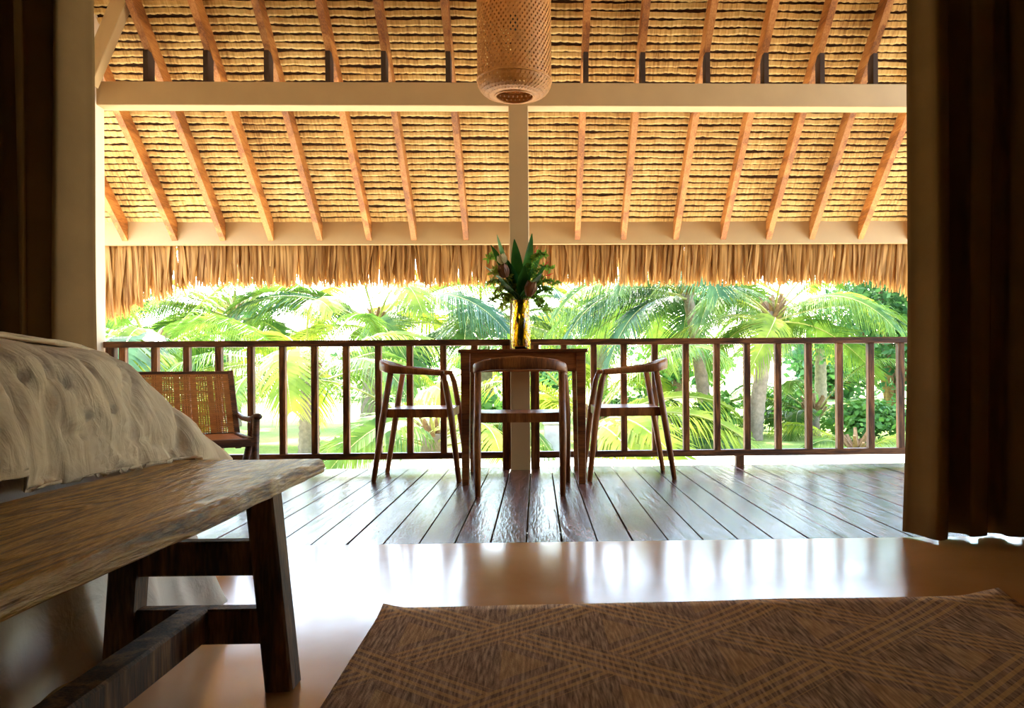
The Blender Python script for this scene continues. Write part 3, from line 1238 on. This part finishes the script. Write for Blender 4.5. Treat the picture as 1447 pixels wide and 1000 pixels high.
def prof_at(pr_, t):
    q = t * (len(pr_) - 1); i = min(len(pr_) - 2, int(q)); f_ = q - i
    return pr_[i][0] * (1 - f_) + pr_[i + 1][0] * f_, pr_[i][1] * (1 - f_) + pr_[i + 1][1] * f_


outer = [prof_at(pf, i / 40) for i in range(41)]
inner = [(r - .005, z) for r, z in reversed(outer) if z > .014]
pr_all = [(.001, 0)] + outer + inner + [(.001, .016)]


def facets(r, z, a, i):
    if 2 < i < 41 and .03 < z < .30:
        return r + .0035 * math.sin(a * 10 + z * 60) * math.sin(z * 95)
    return r


vm.lathe(pr_all, 48, fn=facets)
vo = fixn(vm.build('vase', M['glass'], smooth=True, loc=(VX, VY, tz)))
tag(vo, 'tall dimpled amber glass vase on the dining table', 'vase')

bq = tag(empty('bouquet', (VX, VY, tz + .02)), 'bouquet of dark tropical leaves, sprigs and red flowers in the amber vase', 'bouquet')


def blade(L, W, bend, fold=.25, n=10):
    mb = MB(); vs = []; fs = []
    for i in range(n + 1):
        t = i / n
        ww = W * math.sin(PI * min(1, t ** .75 * .97 + .02)) ** .85 / 2 + .0008
        z = L * t
        y = bend * t * t * L
        vs += [(-ww, y - fold * ww, z), (0, y, z), (ww, y - fold * ww, z)]
    for i in range(n):
        a = i * 3
        fs += [(a, a + 1, a + 4, a + 3), (a + 1, a + 2, a + 5, a + 4)]
    mb.add(vs, fs)
    return mb


def place_b(o, base, tilt, az, spin=0):
    o.location = base
    o.rotation_euler = (Matrix.Rotation(az, 3, 'Z') @ Matrix.Rotation(tilt, 3, 'Y') @ Matrix.Rotation(spin, 3, 'Z')).to_euler()


TOP = .30
rs = random.Random(12)
# (x in picture, y of tip, length, width, spin)
for px, py, L, W, az_y, sp in ((703, 331, .36, .13, .0, .3), (695, 345, .28, .05, -.06, 1.0), (728, 338, .30, .075, -.04, .4), (752, 337, .40, .085, .0, .9), (760, 385, .22, .11, -.10, .2), (712, 402, .22, .10, -.1, -.2), (765, 405, .2, .09, .05, .3), (700, 395, .22, .09, .05, .1), (764, 350, .25, .05, .1, .7), (690, 372, .25, .05, .06, .5), (740, 372, .22, .07, -.12, 0.1), (722, 375, .24, .08, -.05, .3), (775, 372, .24, .06, .04, .4), (707, 358, .28, .07, .05, -.4)):
    tip = PY(px, py, VY + az_y) - Vector((VX, VY, tz + .02))
    base = Vector((0, 0, TOP + .015))
    d = tip - base
    Ld = d.length
    b0 = base + d * max(0, 1 - L / Ld)
    o = blade(L, W, rs.uniform(-.15, .15)).build('leaf', M['bleaf'], bq, smooth=True)
    o.location = b0
    dz = d.normalized()
    q = dz.to_track_quat('Z', 'Y').to_matrix() @ Matrix.Rotation(sp, 3, 'Z')
    o.rotation_euler = q.to_euler()
    mb = MB(); mb.tube([(rs.uniform(-.012, .012), rs.uniform(-.012, .012), .005), (base + b0) / 2, b0 + dz * .01], [.004, .004, .003], 6)
    mb.build('stem', M['bleaf'], bq, smooth=True)
# feathery sprigs
for px, py, ay, mt_ in ((690, 400, .0, 'bfern'), (694, 425, .05, 'bfern'), (702, 410, -.06, 'bfern'), (712, 432, .04, 'bfern'), (775, 410, .03, 'bgreen'), (785, 400, -.03, 'bgreen'), (768, 432, .0, 'bgreen'), (772, 438, .05, 'bgreen'), (778, 380, .08, 'bgreen'), (770, 360, -.05, 'bgreen'), (696, 385, -.1, 'bfern'), (690, 365, .08, 'bgreen'), (760, 395, .1, 'bgreen')):
    tip = PY(px, py, VY + ay) - Vector((VX, VY, tz + .02))
    base = Vector((0, 0, TOP))
    up = Vector((tip.x * .55, tip.y * .55, max(tip.z, TOP) + .07))
    pts = []
    for i in range(13):
        t = i / 12
        pts.append(base * (1 - t) ** 2 + up * 2 * t * (1 - t) + tip * t * t)
    mb = MB()
    mb.tube(pts, .0022, 5)
    for i in range(3, 13):
        for k2 in range(9):
            p = pts[i] if i == 12 else pts[i].lerp(pts[i + 1], rs.random())
            d = Vector((rs.gauss(0, 1), rs.gauss(0, 1), rs.gauss(-.1, .7))).normalized()
            L = rs.uniform(.022, .048)
            sd = d.cross(Vector((rs.random(), rs.random(), rs.random()))).normalized() * L * .22
            mb.add([p, p + d * L * .5 + sd, p + d * L, p + d * L * .5 - sd], [(0, 1, 2, 3)])
    mb.build('sprig', M[mt_], bq)
# protea-like buds with bracts, red heliconia tips
def bud(c, d, L, R, mat, nb):
    mb = MB()
    q = d.to_track_quat('Z', 'Y').to_matrix()
    for ring in range(3):
        for i in range(nb):
            a = 2 * PI * (i + .5 * ring) / nb
            vs, fs = [], []
            for j in range(5):
                t = j / 4
                rr = R * (.35 + .65 * math.sin(PI * min(.75, t * .75 + .1))) * (1 - .18 * ring)
                wv = R * .55 * math.sin(PI * (t * .9 + .08))
                ctr_ = Vector((math.cos(a) * rr, math.sin(a) * rr, L * t * (1 - .08 * ring)))
                tn = Vector((-math.sin(a), math.cos(a), 0)) * wv
                vs += [c + q @ (ctr_ - tn), c + q @ (ctr_ + tn)]
            for j in range(4):
                fs.append((2 * j, 2 * j + 1, 2 * j + 3, 2 * j + 2))
            mb.add(vs, fs)
    return mb


for px, py, ay, dx, L, R, mt_ in ((714, 392, -.08, -.25, .085, .034, 'bud'), (747, 418, -.09, .25, .095, .034, 'bud'), (712, 372, -.05, -.4, .06, .03, 'cream_fl'), (703, 388, -.02, -.6, .05, .026, 'cream_fl')):
    c = PY(px, py, VY + ay) - Vector((VX, VY, tz + .02))
    d = Vector((dx, -.2, 1)).normalized()
    bud(c, d, L, R, None, 9).build('flower', M[mt_], bq, smooth=True)
    mb = MB(); mb.tube([(0, 0, .01), (0, 0, TOP - .04), (c.x * .25, c.y * .25, TOP + .012), c + d * .012], [.004, .004, .004, .003], 6); mb.build('stem', M['bleaf'], bq, smooth=True)
for px, py, ax, L in ((768, 398, 1.0, .07), (776, 388, 1.4, .06), (752, 355, .2, .06), (772, 372, .9, .05), (758, 352, .5, .05)):
    c = PY(px, py, VY + .02) - Vector((VX, VY, tz + .02))
    d = Vector((math.sin(ax), 0, math.cos(ax)))
    mb = blade(L, .018, .1, .6, 6)
    o = mb.build('flower', M['red'], bq, smooth=True)
    o.location = c - d * L * .5
    o.rotation_euler = d.to_track_quat('Z', 'Y').to_euler()
    mb = MB(); mb.tube([(0, 0, TOP - .05), c * .5 + Vector((0, 0, TOP * .5)), c - d * L * .48], .0022, 5); mb.build('stem', M['bleaf'], bq, smooth=True)

# ------------------------------------------------------------------ cane lounge chair beside the bed
LY = 4.35
lc = empty('lounge_chair', (PY(256, 560, LY).x, LY, 0), math.radians(27))
tag(lc, 'low lounge chair with woven cane back on the deck behind the bed', 'chair')
PXM = LY / F
hw_ = .29
# back: leaning frame with cane
zt_, zl_ = PY(325, 527, LY).z, .30
rfm = M['rattan_frame']
def bk_pt(s, t, e=0):
    return Vector((s * hw_ * (1 - .04 * t), .10 + .22 * t + e, zl_ + (zt_ - zl_) * t))
for s in (-1, 1):
    mb = MB(); mb.bar(bk_pt(s, -.1), bk_pt(s, 1.02), .032, .030, up=(0, 1, 0), bev=.004); fixn(mb.build('back_post', rfm, lc))
for t in (.03, .99):
    mb = MB(); mb.bar(bk_pt(-1, t), bk_pt(1, t), .028, .03, bev=.004); fixn(mb.build('back_rail', rfm, lc))
mb = MB()
for i in range(44):                      # upright canes
    s = -.96 + 1.92 * (i + .5) / 44
    a, b = bk_pt(s, .03, -.012), bk_pt(s, .99, -.012)
    wv = .0040 if i % 7 else .010
    mb.add([a + Vector((-wv, 0, 0)), a + Vector((wv, 0, 0)), b + Vector((wv, 0, 0)), b + Vector((-wv, 0, 0))], [(0, 1, 2, 3)])
for i in range(34):
    t = .04 + .95 * (i + .5) / 34
    a, b = bk_pt(-.97, t, -.015), bk_pt(.97, t, -.015)
    hgt = .0032 if i % 6 else .0055
    mb.add([a + Vector((0, 0, -hgt)), b + Vector((0, 0, -hgt)), b + Vector((0, 0, hgt)), a + Vector((0, 0, hgt))], [(0, 1, 2, 3)])
o = mb.build('cane_back', M['cane'], lc)
o.modifiers.new('thick', 'SOLIDIFY').thickness = .003
mb = MB()
for i in range(44):
    x = -.27 + .54 * (i + .5) / 44
    mb.box((x - .0042, -.46, .333 + .0), (x + .0042, .12, .336))
for i in range(40):
    y = -.46 + .58 * (i + .5) / 40
    mb.box((-.28, y - .005, .336), (.28, y + .005, .339))
mb.build('cane_seat', M['cane'], lc)
for s in (-1, 1):
    mb = MB(); mb.bar((s * .28, .13, .325), (s * .28, -.48, .335), .03, .04, bev=.004); fixn(mb.build('seat_rail', rfm, lc))
mb = MB(); mb.bar((-.28, -.47, .33), (.28, -.47, .33), .03, .04, bev=.004); fixn(mb.build('seat_rail', rfm, lc))
mb = MB(); mb.bar((-.28, .12, .325), (.28, .12, .325), .03, .04, bev=.004); fixn(mb.build('seat_rail', rfm, lc))
for s in (-1, 1):
    mb = MB(); mb.tube([(s * .305, .20, .44), (s * .31, 0, .425), (s * .315, -.25, .43), (s * .318, -.42, .455), (s * .318, -.47, .455)], [.016, .019, .021, .024, .018], 10, flat=.75)
    mb.build('arm', rfm, lc, smooth=True)
    mb = MB(); mb.tube([(s * .312, -.43, .45), (s * .308, -.42, .25), (s * .315, -.45, 0)], [.018, .018, .014], 10)
    mb.build('front_leg', rfm, lc, smooth=True)
    mb = MB(); mb.tube([(s * .31, -.40, .44), (s * .305, -.15, .24), (s * .305, .28, 0)], [.018, .018, .015], 10)
    mb.build('rear_leg', rfm, lc, smooth=True)

# ------------------------------------------------------------------ pendant lamp
LPY = 4.60
lp = PY(727, 128, LPY)
RS_ = 52.0 / F * LPY
zb_l = PY(727, 131, LPY - RS_ * .3).z
lam = tag(empty('pendant_lamp', (lp.x, LPY, zb_l)), 'cylindrical woven bamboo pendant lamp hanging over the veranda', 'lamp')
HL = .74


def sh(t):                                # profile of the shade, t along it
    Lb = .18
    if t < .14:
        q = t / .14
        return (RS_ * (.52 + .48 * math.sin(q * PI / 2) ** .75), .085 * (1 - math.cos(q * PI / 2)))
    if t > .90:
        q = (t - .90) / .10
        return (RS_ * (1 - .45 * q * q), HL * .90 + HL * .10 * q)
    return (RS_, .085 + (t - .14) / .76 * (HL * .90 - .085))


mb = MB()
NH, NS = 50, 44
for dirn in (1, -1):
    for h in range(NH):
        vs = []
        for i in range(NS + 1):
            t = i / NS
            r, z = sh(t)
            a = 2 * PI * h / NH + dirn * t * 2.6
            wv = 2 * PI / NH * (.36 if t < .12 or t > .66 else .28)
            rr = r + .0016 * dirn
            for e in (-1, 1):
                vs.append((rr * math.cos(a + e * wv), rr * math.sin(a + e * wv), z))
        mb.add(vs, [(2 * i, 2 * i + 1, 2 * i + 3, 2 * i + 2) for i in range(NS)])
shade = mb.build('woven_shade', M['pendant'], lam)
mb = MB()
for i in range(46):
    t = .14 + .76 * i / 45
    r, z = sh(t)
    if t < .66:
        continue
    hh_ = .0066
    mb.lathe([(r - .002, z - hh_), (r - .002, z + hh_)], 48)
mb.build('shade_hoop', M['pendant'], shade)
for t in (0.0, .14, .9, 1.0):
    r, z = sh(t)
    mb = MB(); mb.tube([(r * math.cos(2 * PI * i / 40), r * math.sin(2 * PI * i / 40), z) for i in range(41)], .006, 6, caps=False)
    mb.build('rim', M['pendant'], shade, smooth=True)
mb = MB(); mb.tube([(0, 0, HL - .30), (0, 0, raf_z(LPY) - zb_l + .012)], .004, 6); mb.build('cord', M['cord'], lam)
mb = MB(); mb.tube([(0, 0, HL - .36), (0, 0, HL - .28)], .022, 12); mb.build('socket', M['cord'], lam)
mb = MB(); mb.tube([(-RS_ * .55, 0, HL), (RS_ * .55, 0, HL)], .004, 6); mb.tube([(0, -RS_ * .55, HL), (0, RS_ * .55, HL)], .004, 6); mb.build('hanger', M['cord'], lam)

# ------------------------------------------------------------------ garden
ZG = -.5
gr = MB()
gr.grid(lambda u, v_: (-60 + 120 * u, 10.6 + 70 * v_, ZG + .05 * noise.noise(Vector((u * 20, v_ * 20, 0)))), 60, 40)
tag(gr.build('lawn', M['lawn'], smooth=True), 'sunlit green lawn of the garden', None, None, 'structure')
gv = MB()
gv.grid(lambda u, v_: (-60 + 120 * u, 5.2 + (5.7 + .12 * math.sin(u * 900) + .25 * noise.noise(Vector((u * 90, 0, 0)))) * v_, ZG + .01 + .045 * (v_ < .99)), 400, 8)
tag(gv.build('path', M['gravel'], smooth=True), 'pale sunlit gravel strip along the foot of the veranda', None, None, 'structure')
ug = MB(); ug.box((-60, -60, ZG - .2), (60, 5.3, ZG))
tag(ug.build('ground', M['dirt']), 'bare soil under and around the house', None, None, 'structure')


def frond_mesh(L, arch, droop, nl, ll, seed, mat, spread=.9, wide=.05):
    """base at the origin, leaves along +x; arch: height gained, droop: fall at the tip"""
    rs = random.Random(seed)
    mb = MB()
    pts = []
    for i in range(15):
        t = i / 14
        pts.append(Vector((L * t * (1 - .12 * t * t), 0, arch * L * t - droop * L * t ** 2.2)))
    mb.tube(pts, [.0085 * (1 - .85 * i / 14) for i in range(15)], 5, mi=1)

    def at_(t):
        q = t * 14; i = min(13, int(q)); return pts[i].lerp(pts[i + 1], q - i), (pts[i + 1] - pts[i]).normalized()
    for i in range(nl):
        t = .13 + .87 * (i + .5) / nl
        p, d = at_(t)
        le = ll * (math.sin(PI * (t * .80 + .16)) ** .7) * rs.uniform(.85, 1.1)
        for s in (-1, 1):
            side = Vector((0, s, 0))
            fw = .35 + .75 * t
            dr = (side * spread + d * fw + Vector((0, 0, .28 + rs.uniform(-.12, .12)))).normalized()
            wv = wide * rs.uniform(.8, 1.1)
            vs = []
            for j in range(4):
                u = j / 3
                c = p + dr * le * u + Vector((0, 0, -1)) * le * (.55 + rs.uniform(0, .25)) * u * u
                ww = wv * (1, 1, .75, .06)[j] / 2
                ax = d * ww + Vector((0, 0, -.5 * ww))
                vs += [c - ax, c + ax]
            mb.add(vs, [(0, 1, 3, 2), (2, 3, 5, 4), (4, 5, 7, 6)])
    return mb.mesh('frond', [mat, M['rachis']])


FR = {}
for key in ('frond', 'frond_y', 'frond_b'):
    FR[key] = [frond_mesh(1.0, .50, .60, 60, .24, 11, M[key], wide=.013), frond_mesh(1.0, .75, .70, 60, .23, 12, M[key], wide=.013),
               frond_mesh(1.0, .25, .60, 60, .25, 13, M[key], wide=.013), frond_mesh(1.0, 1.05, .75, 56, .22, 14, M[key], wide=.013)]


OCC = []            # what already stands in the garden: (owner, low corner, high corner, tree)
QUEUE = []          # fronds still to be settled


def shape_of(o, root, Mx=None):
    Mw = Matrix.Translation(root.location) @ (Mx if Mx is not None else Matrix.LocRotScale(o.location, o.rotation_euler, o.scale))
    vs = [Mw @ q.co for q in o.data.vertices]
    lo = [min(q[k_] for q in vs) for k_ in range(3)]
    hi = [max(q[k_] for q in vs) for k_ in range(3)]
    return vs, lo, hi


def occupy(root, obs):
    for o in obs:
        vs, lo, hi = shape_of(o, root)
        OCC.append((root, lo, hi, BVHTree.FromPolygons(vs, [tuple(f.vertices) for f in o.data.polygons])))


def settle_fronds():
    """turn, lift or shorten each frond until it clears its neighbours' fronds, trunks and leaves"""
    rs = random.Random(77)
    polys = {}
    for Y, root, o, k_, vi in sorted(QUEUE, key=lambda q: q[0]):
        e0, s0 = o.rotation_euler.copy(), o.scale[0]
        best = None
        for att in range(46):
            w_ = min(1.0, att / 24)
            e = e0.copy()
            sc = s0
            if att:
                e[2] += rs.uniform(-1, 1) * (.15 + 1.6 * w_)
                e[1] += rs.uniform(-.55, .35) * w_
                e[0] += rs.uniform(-.3, .3) * w_
                sc = s0 * (1 - rs.uniform(0, .55) * w_)
            if att > 34:
                sc = s0 * rs.uniform(.22, .45)
            Mx = Matrix.LocRotScale(o.location, e, Vector((sc, sc, sc)))
            vs, lo, hi = shape_of(o, root, Mx)
            near = [q for q in OCC if q[0] is not root and all(lo[j] < q[2][j] and q[1][j] < hi[j] for j in range(3))]
            if near:
                if o.data.name not in polys:
                    polys[o.data.name] = [tuple(f.vertices) for f in o.data.polygons]
            t = BVHTree.FromPolygons(vs, polys.setdefault(o.data.name, [tuple(f.vertices) for f in o.data.polygons]))
            hits = sum(len(t.overlap(q[3])) for q in near)
            if best is None or hits < best[0]:
                best = (hits, e, sc, lo, hi, t)
            if hits == 0:
                break
        hits, e, sc, lo, hi, t = best
        o.rotation_euler = e
        o.scale = (sc, sc, sc)
        OCC.append((root, lo, hi, t))


def palm(px, py, Y, crown_py, L, nf, label, mats=('frond',), trunk_r=.11, lean_px=0, seed=1, flat=0.0, name='coconut_palm', old=True):
    rs = random.Random(seed)
    b = PY(px, py, Y)
    root = tag(empty(name, (b.x, Y, ZG)), label, 'palm tree', 'palms in the garden')
    c = PY(px + lean_px, crown_py, Y) - Vector((b.x, Y, ZG))
    mb = MB()
    pts, rad = [], []
    nsg = 26
    for i in range(nsg + 1):
        t = i / nsg
        pts.append(Vector((c.x * t ** 1.4, c.y * t, -.05 + (c.z + .05) * t)))
        rad.append(trunk_r * (1.25 - .35 * t) * (1.06 if i % 2 else .96))
    mb.tube(pts, rad, 12)
    mb.build('trunk', M['trunk'], root, smooth=True)
    mb = MB()
    for i in range(12):
        a = i * 2.4
        p0 = c + Vector((0, 0, -.25 + .02 * i))
        mb.bar(p0, p0 + Vector((math.cos(a) * .22, math.sin(a) * .22, .32)), .10, .03, wx2=.04)
    mb.build('leaf_boots', M['boot'], root)
    occupy(root, [c_ for c_ in root.children])
    for i in range(nf):
        k_ = rs.choice(mats)
        age = (i + .5) / nf
        vi = 3 if age < .22 else (1 if age < .5 else (0 if age < .78 or not old else 2))
        o = link('frond', FR[k_][vi], root)
        az = i * 2.39996 + rs.uniform(-.2, .2) + seed
        o.location = c + Vector((math.cos(az) * .06, math.sin(az) * .06, -.02 - .18 * age))
        sc = L * rs.uniform(.85, 1.1)
        o.scale = (sc, sc, sc)
        o.rotation_euler = (rs.uniform(-.5, .5), rs.uniform(-.15, .2) + flat * age, az)
        QUEUE.append((Y, root, o, k_, vi))
    return root


palm(437, 636, 12.0, 528, 2.8, 15, 'short coconut palm with a thick ringed trunk on the lawn', ('frond', 'frond', 'frond_y'), .13, 0, 3, old=False)
palm(612, 648, 11.0, 612, 2.3, 12, 'stemless young palm right behind the table end', ('frond', 'frond_y'), .15, 0, 5, name='young_palm', old=False)
palm(1000, 626, 14.0, 408, 3.0, 20, 'slender coconut palm with grey-green drooping fronds, its crown reaching the thatch fringe', ('frond_b', 'frond_b', 'frond'), .10, -30, 8, flat=.3)
palm(1066, 628, 13.2, 440, 2.3, 16, 'leaning grey-trunked coconut palm with yellow-green fronds', ('frond', 'frond_y', 'frond'), .11, 26, 11, flat=.1)
palm(205, 640, 13.5, 490, 3.2, 15, 'broad coconut palm beside the house wall', ('frond', 'frond_y', 'frond_b'), .13, 10, 21)
palm(520, 620, 17.0, 452, 3.6, 18, 'taller coconut palm behind the short thick-trunked one', ('frond_y', 'frond', 'frond_b'), .14, 12, 31)
palm(690, 618, 18.0, 455, 3.6, 18, 'coconut palm directly beyond the veranda post', ('frond_b', 'frond', 'frond_y'), .14, -10, 41)
palm(835, 640, 12.0, 590, 2.6, 13, 'low yellow-green palm beyond the armchair', ('frond_y', 'frond_y', 'frond'), .14, 0, 51, name='young_palm', old=False)
palm(850, 615, 20.0, 450, 3.7, 18, 'tall bright coconut palm on the far side of the lawn', ('frond_y', 'frond_y'), .14, 0, 61)
palm(330, 618, 18.0, 440, 3.7, 18, 'distant coconut palm behind the cane chair', ('frond_y', 'frond', 'frond_b'), .14, 0, 71)
palm(1150, 632, 14.0, 580, 1.9, 13, 'small dark feathery palm in the planting beside the leaning palm', ('frond_b', 'frond'), .10, 0, 81, name='young_palm', old=False)
palm(1160, 618, 20.0, 460, 3.0, 14, 'far coconut palm in front of the broadleaf tree', ('frond_y', 'frond'), .13, 0, 91)
palm(930, 640, 12.5, 612, 1.7, 11, 'small low palm at the foot of the slender palm', ('frond_b', 'frond_y'), .09, 0, 95, name='young_palm', old=False)
palm(1210, 648, 11.6, 634, 1.2, 10, 'tiny palm seedling at the gravel edge', ('frond_y', 'frond'), .07, 0, 97, name='young_palm', old=False)
palm(120, 618, 19.0, 470, 3.4, 14, 'tall coconut palm seen past the fringe corner by the wall', ('frond_b', 'frond'), .14, 0, 99)


def bush(px, py, Y, rx_, rz_, nleaf, ls, label, mat, seed, trunk=None, name='bush', cat='bush'):
    rs = random.Random(seed)
    b = PY(px, py, Y)
    root = tag(empty(name, (b.x, Y, ZG)), label, cat, 'shrubs and trees in the garden')
    cz = rz_ * .95 if trunk is None else trunk + rz_ * .8
    mb = MB()
    lobes = [(Vector((rs.uniform(-.6, .6) * rx_, rs.uniform(-.6, .6) * rx_, cz + rs.uniform(-.5, .5) * rz_)), rs.uniform(.35, .6)) for _ in range(14)]
    for i in range(nleaf):
        lc_, lr = lobes[i % len(lobes)]
        d = Vector((rs.gauss(0, 1), rs.gauss(0, 1), rs.gauss(0, 1))).normalized()
        p = lc_ + Vector((d.x * rx_ * lr, d.y * rx_ * lr, d.z * rz_ * lr)) * rs.uniform(.75, 1.05)
        if p.z < .03:
            p.z = rs.uniform(.03, .3)
        a = Vector((rs.gauss(0, 1), rs.gauss(0, 1), rs.gauss(-.3, .6))).normalized()
        sd = a.cross(d)
        if sd.length < .1:
            sd = a.cross(Vector((0, 0, 1)))
        sd.normalize()
        l = ls * rs.uniform(.7, 1.3)
        mb.add([p, p + a * l * .5 + sd * l * .28, p + a * l, p + a * l * .5 - sd * l * .28], [(0, 1, 2, 3)])
    mb.build('foliage', M[mat], root)
    mb = MB()
    for i in range(5):
        lc_, lr = lobes[i]
        mb.tube([(0, 0, -.05), Vector((lc_.x * .2, lc_.y * .2, cz * .4)), lc_], [.06 * rx_, .05 * rx_, .02], 7)
    mb.build('stem', M['boot'], root, smooth=True)
    occupy(root, list(root.children))
    return root


bush(1262, 622, 16.0, 1.9, 2.0, 9000, .16, 'large broadleaf tree with rounded dark green crown', 'bush2', 3, trunk=.6, name='broadleaf_tree', cat='tree')
bush(1230, 622, 12.7, .75, .36, 1800, .12, 'rounded shrub under the broadleaf tree', 'bush', 4)
for i, (px, Y, rx_, rz_, lab) in enumerate(((35, 30, 2.5, 1.3, 'far leafy thicket behind the house wall'), (300, 32, 2.35, 1.35, 'far leafy thicket behind the broad coconut palm'), (540, 33, 2.35, 1.3, 'far leafy thicket across the lawn behind the armchair'), (750, 32, 2.7, 1.4, 'far leafy thicket beyond the veranda post'), (960, 34, 2.4, 1.5, 'far leafy thicket behind the slender palm'), (1180, 30, 2.3, 1.4, 'far leafy thicket behind the broadleaf tree'), (1425, 22.5, 2.6, 1.9, 'far leafy thicket hidden partly by the curtain'))):
    bush(px, 600, Y, rx_, rz_, 2600, .30, lab, ('bush', 'bush2')[i % 2], 20 + i)
for px, Y, rx_, lab in ((1003, 12.95, .42, 'low leafy plant at the foot of the slender palm'), (1098, 15.3, .6, 'low leafy plant at the foot of the leaning palm'), (880, 15.0, .7, 'low leafy plant beyond the armchair on the gravel edge'), (690, 13.0, .5, 'low leafy plant beyond the veranda post')):
    bush(px, 620, Y, rx_, .45, 900, .16, lab, 'bush', int(px))

sp_ = PY(783, 632, 11.5)
mb = MB(); mb.box((-.14, -.14, 0), (.14, .14, .42), bev=.02); mb.box((-.17, -.17, .41), (.17, .17, .46), bev=.015)
tag(mb.build('stone_pedestal', M['stone'], loc=(sp_.x, 11.5, ZG)), 'weathered white stone pedestal in the garden beside the veranda post', 'pedestal')
pd_ = bpy.data.objects['stone_pedestal']
vs, lo, hi = shape_of(pd_, pd_, Matrix.Identity(4))
OCC.append((pd_, lo, hi, BVHTree.FromPolygons(vs, [tuple(f.vertices) for f in pd_.data.polygons])))
settle_fronds()
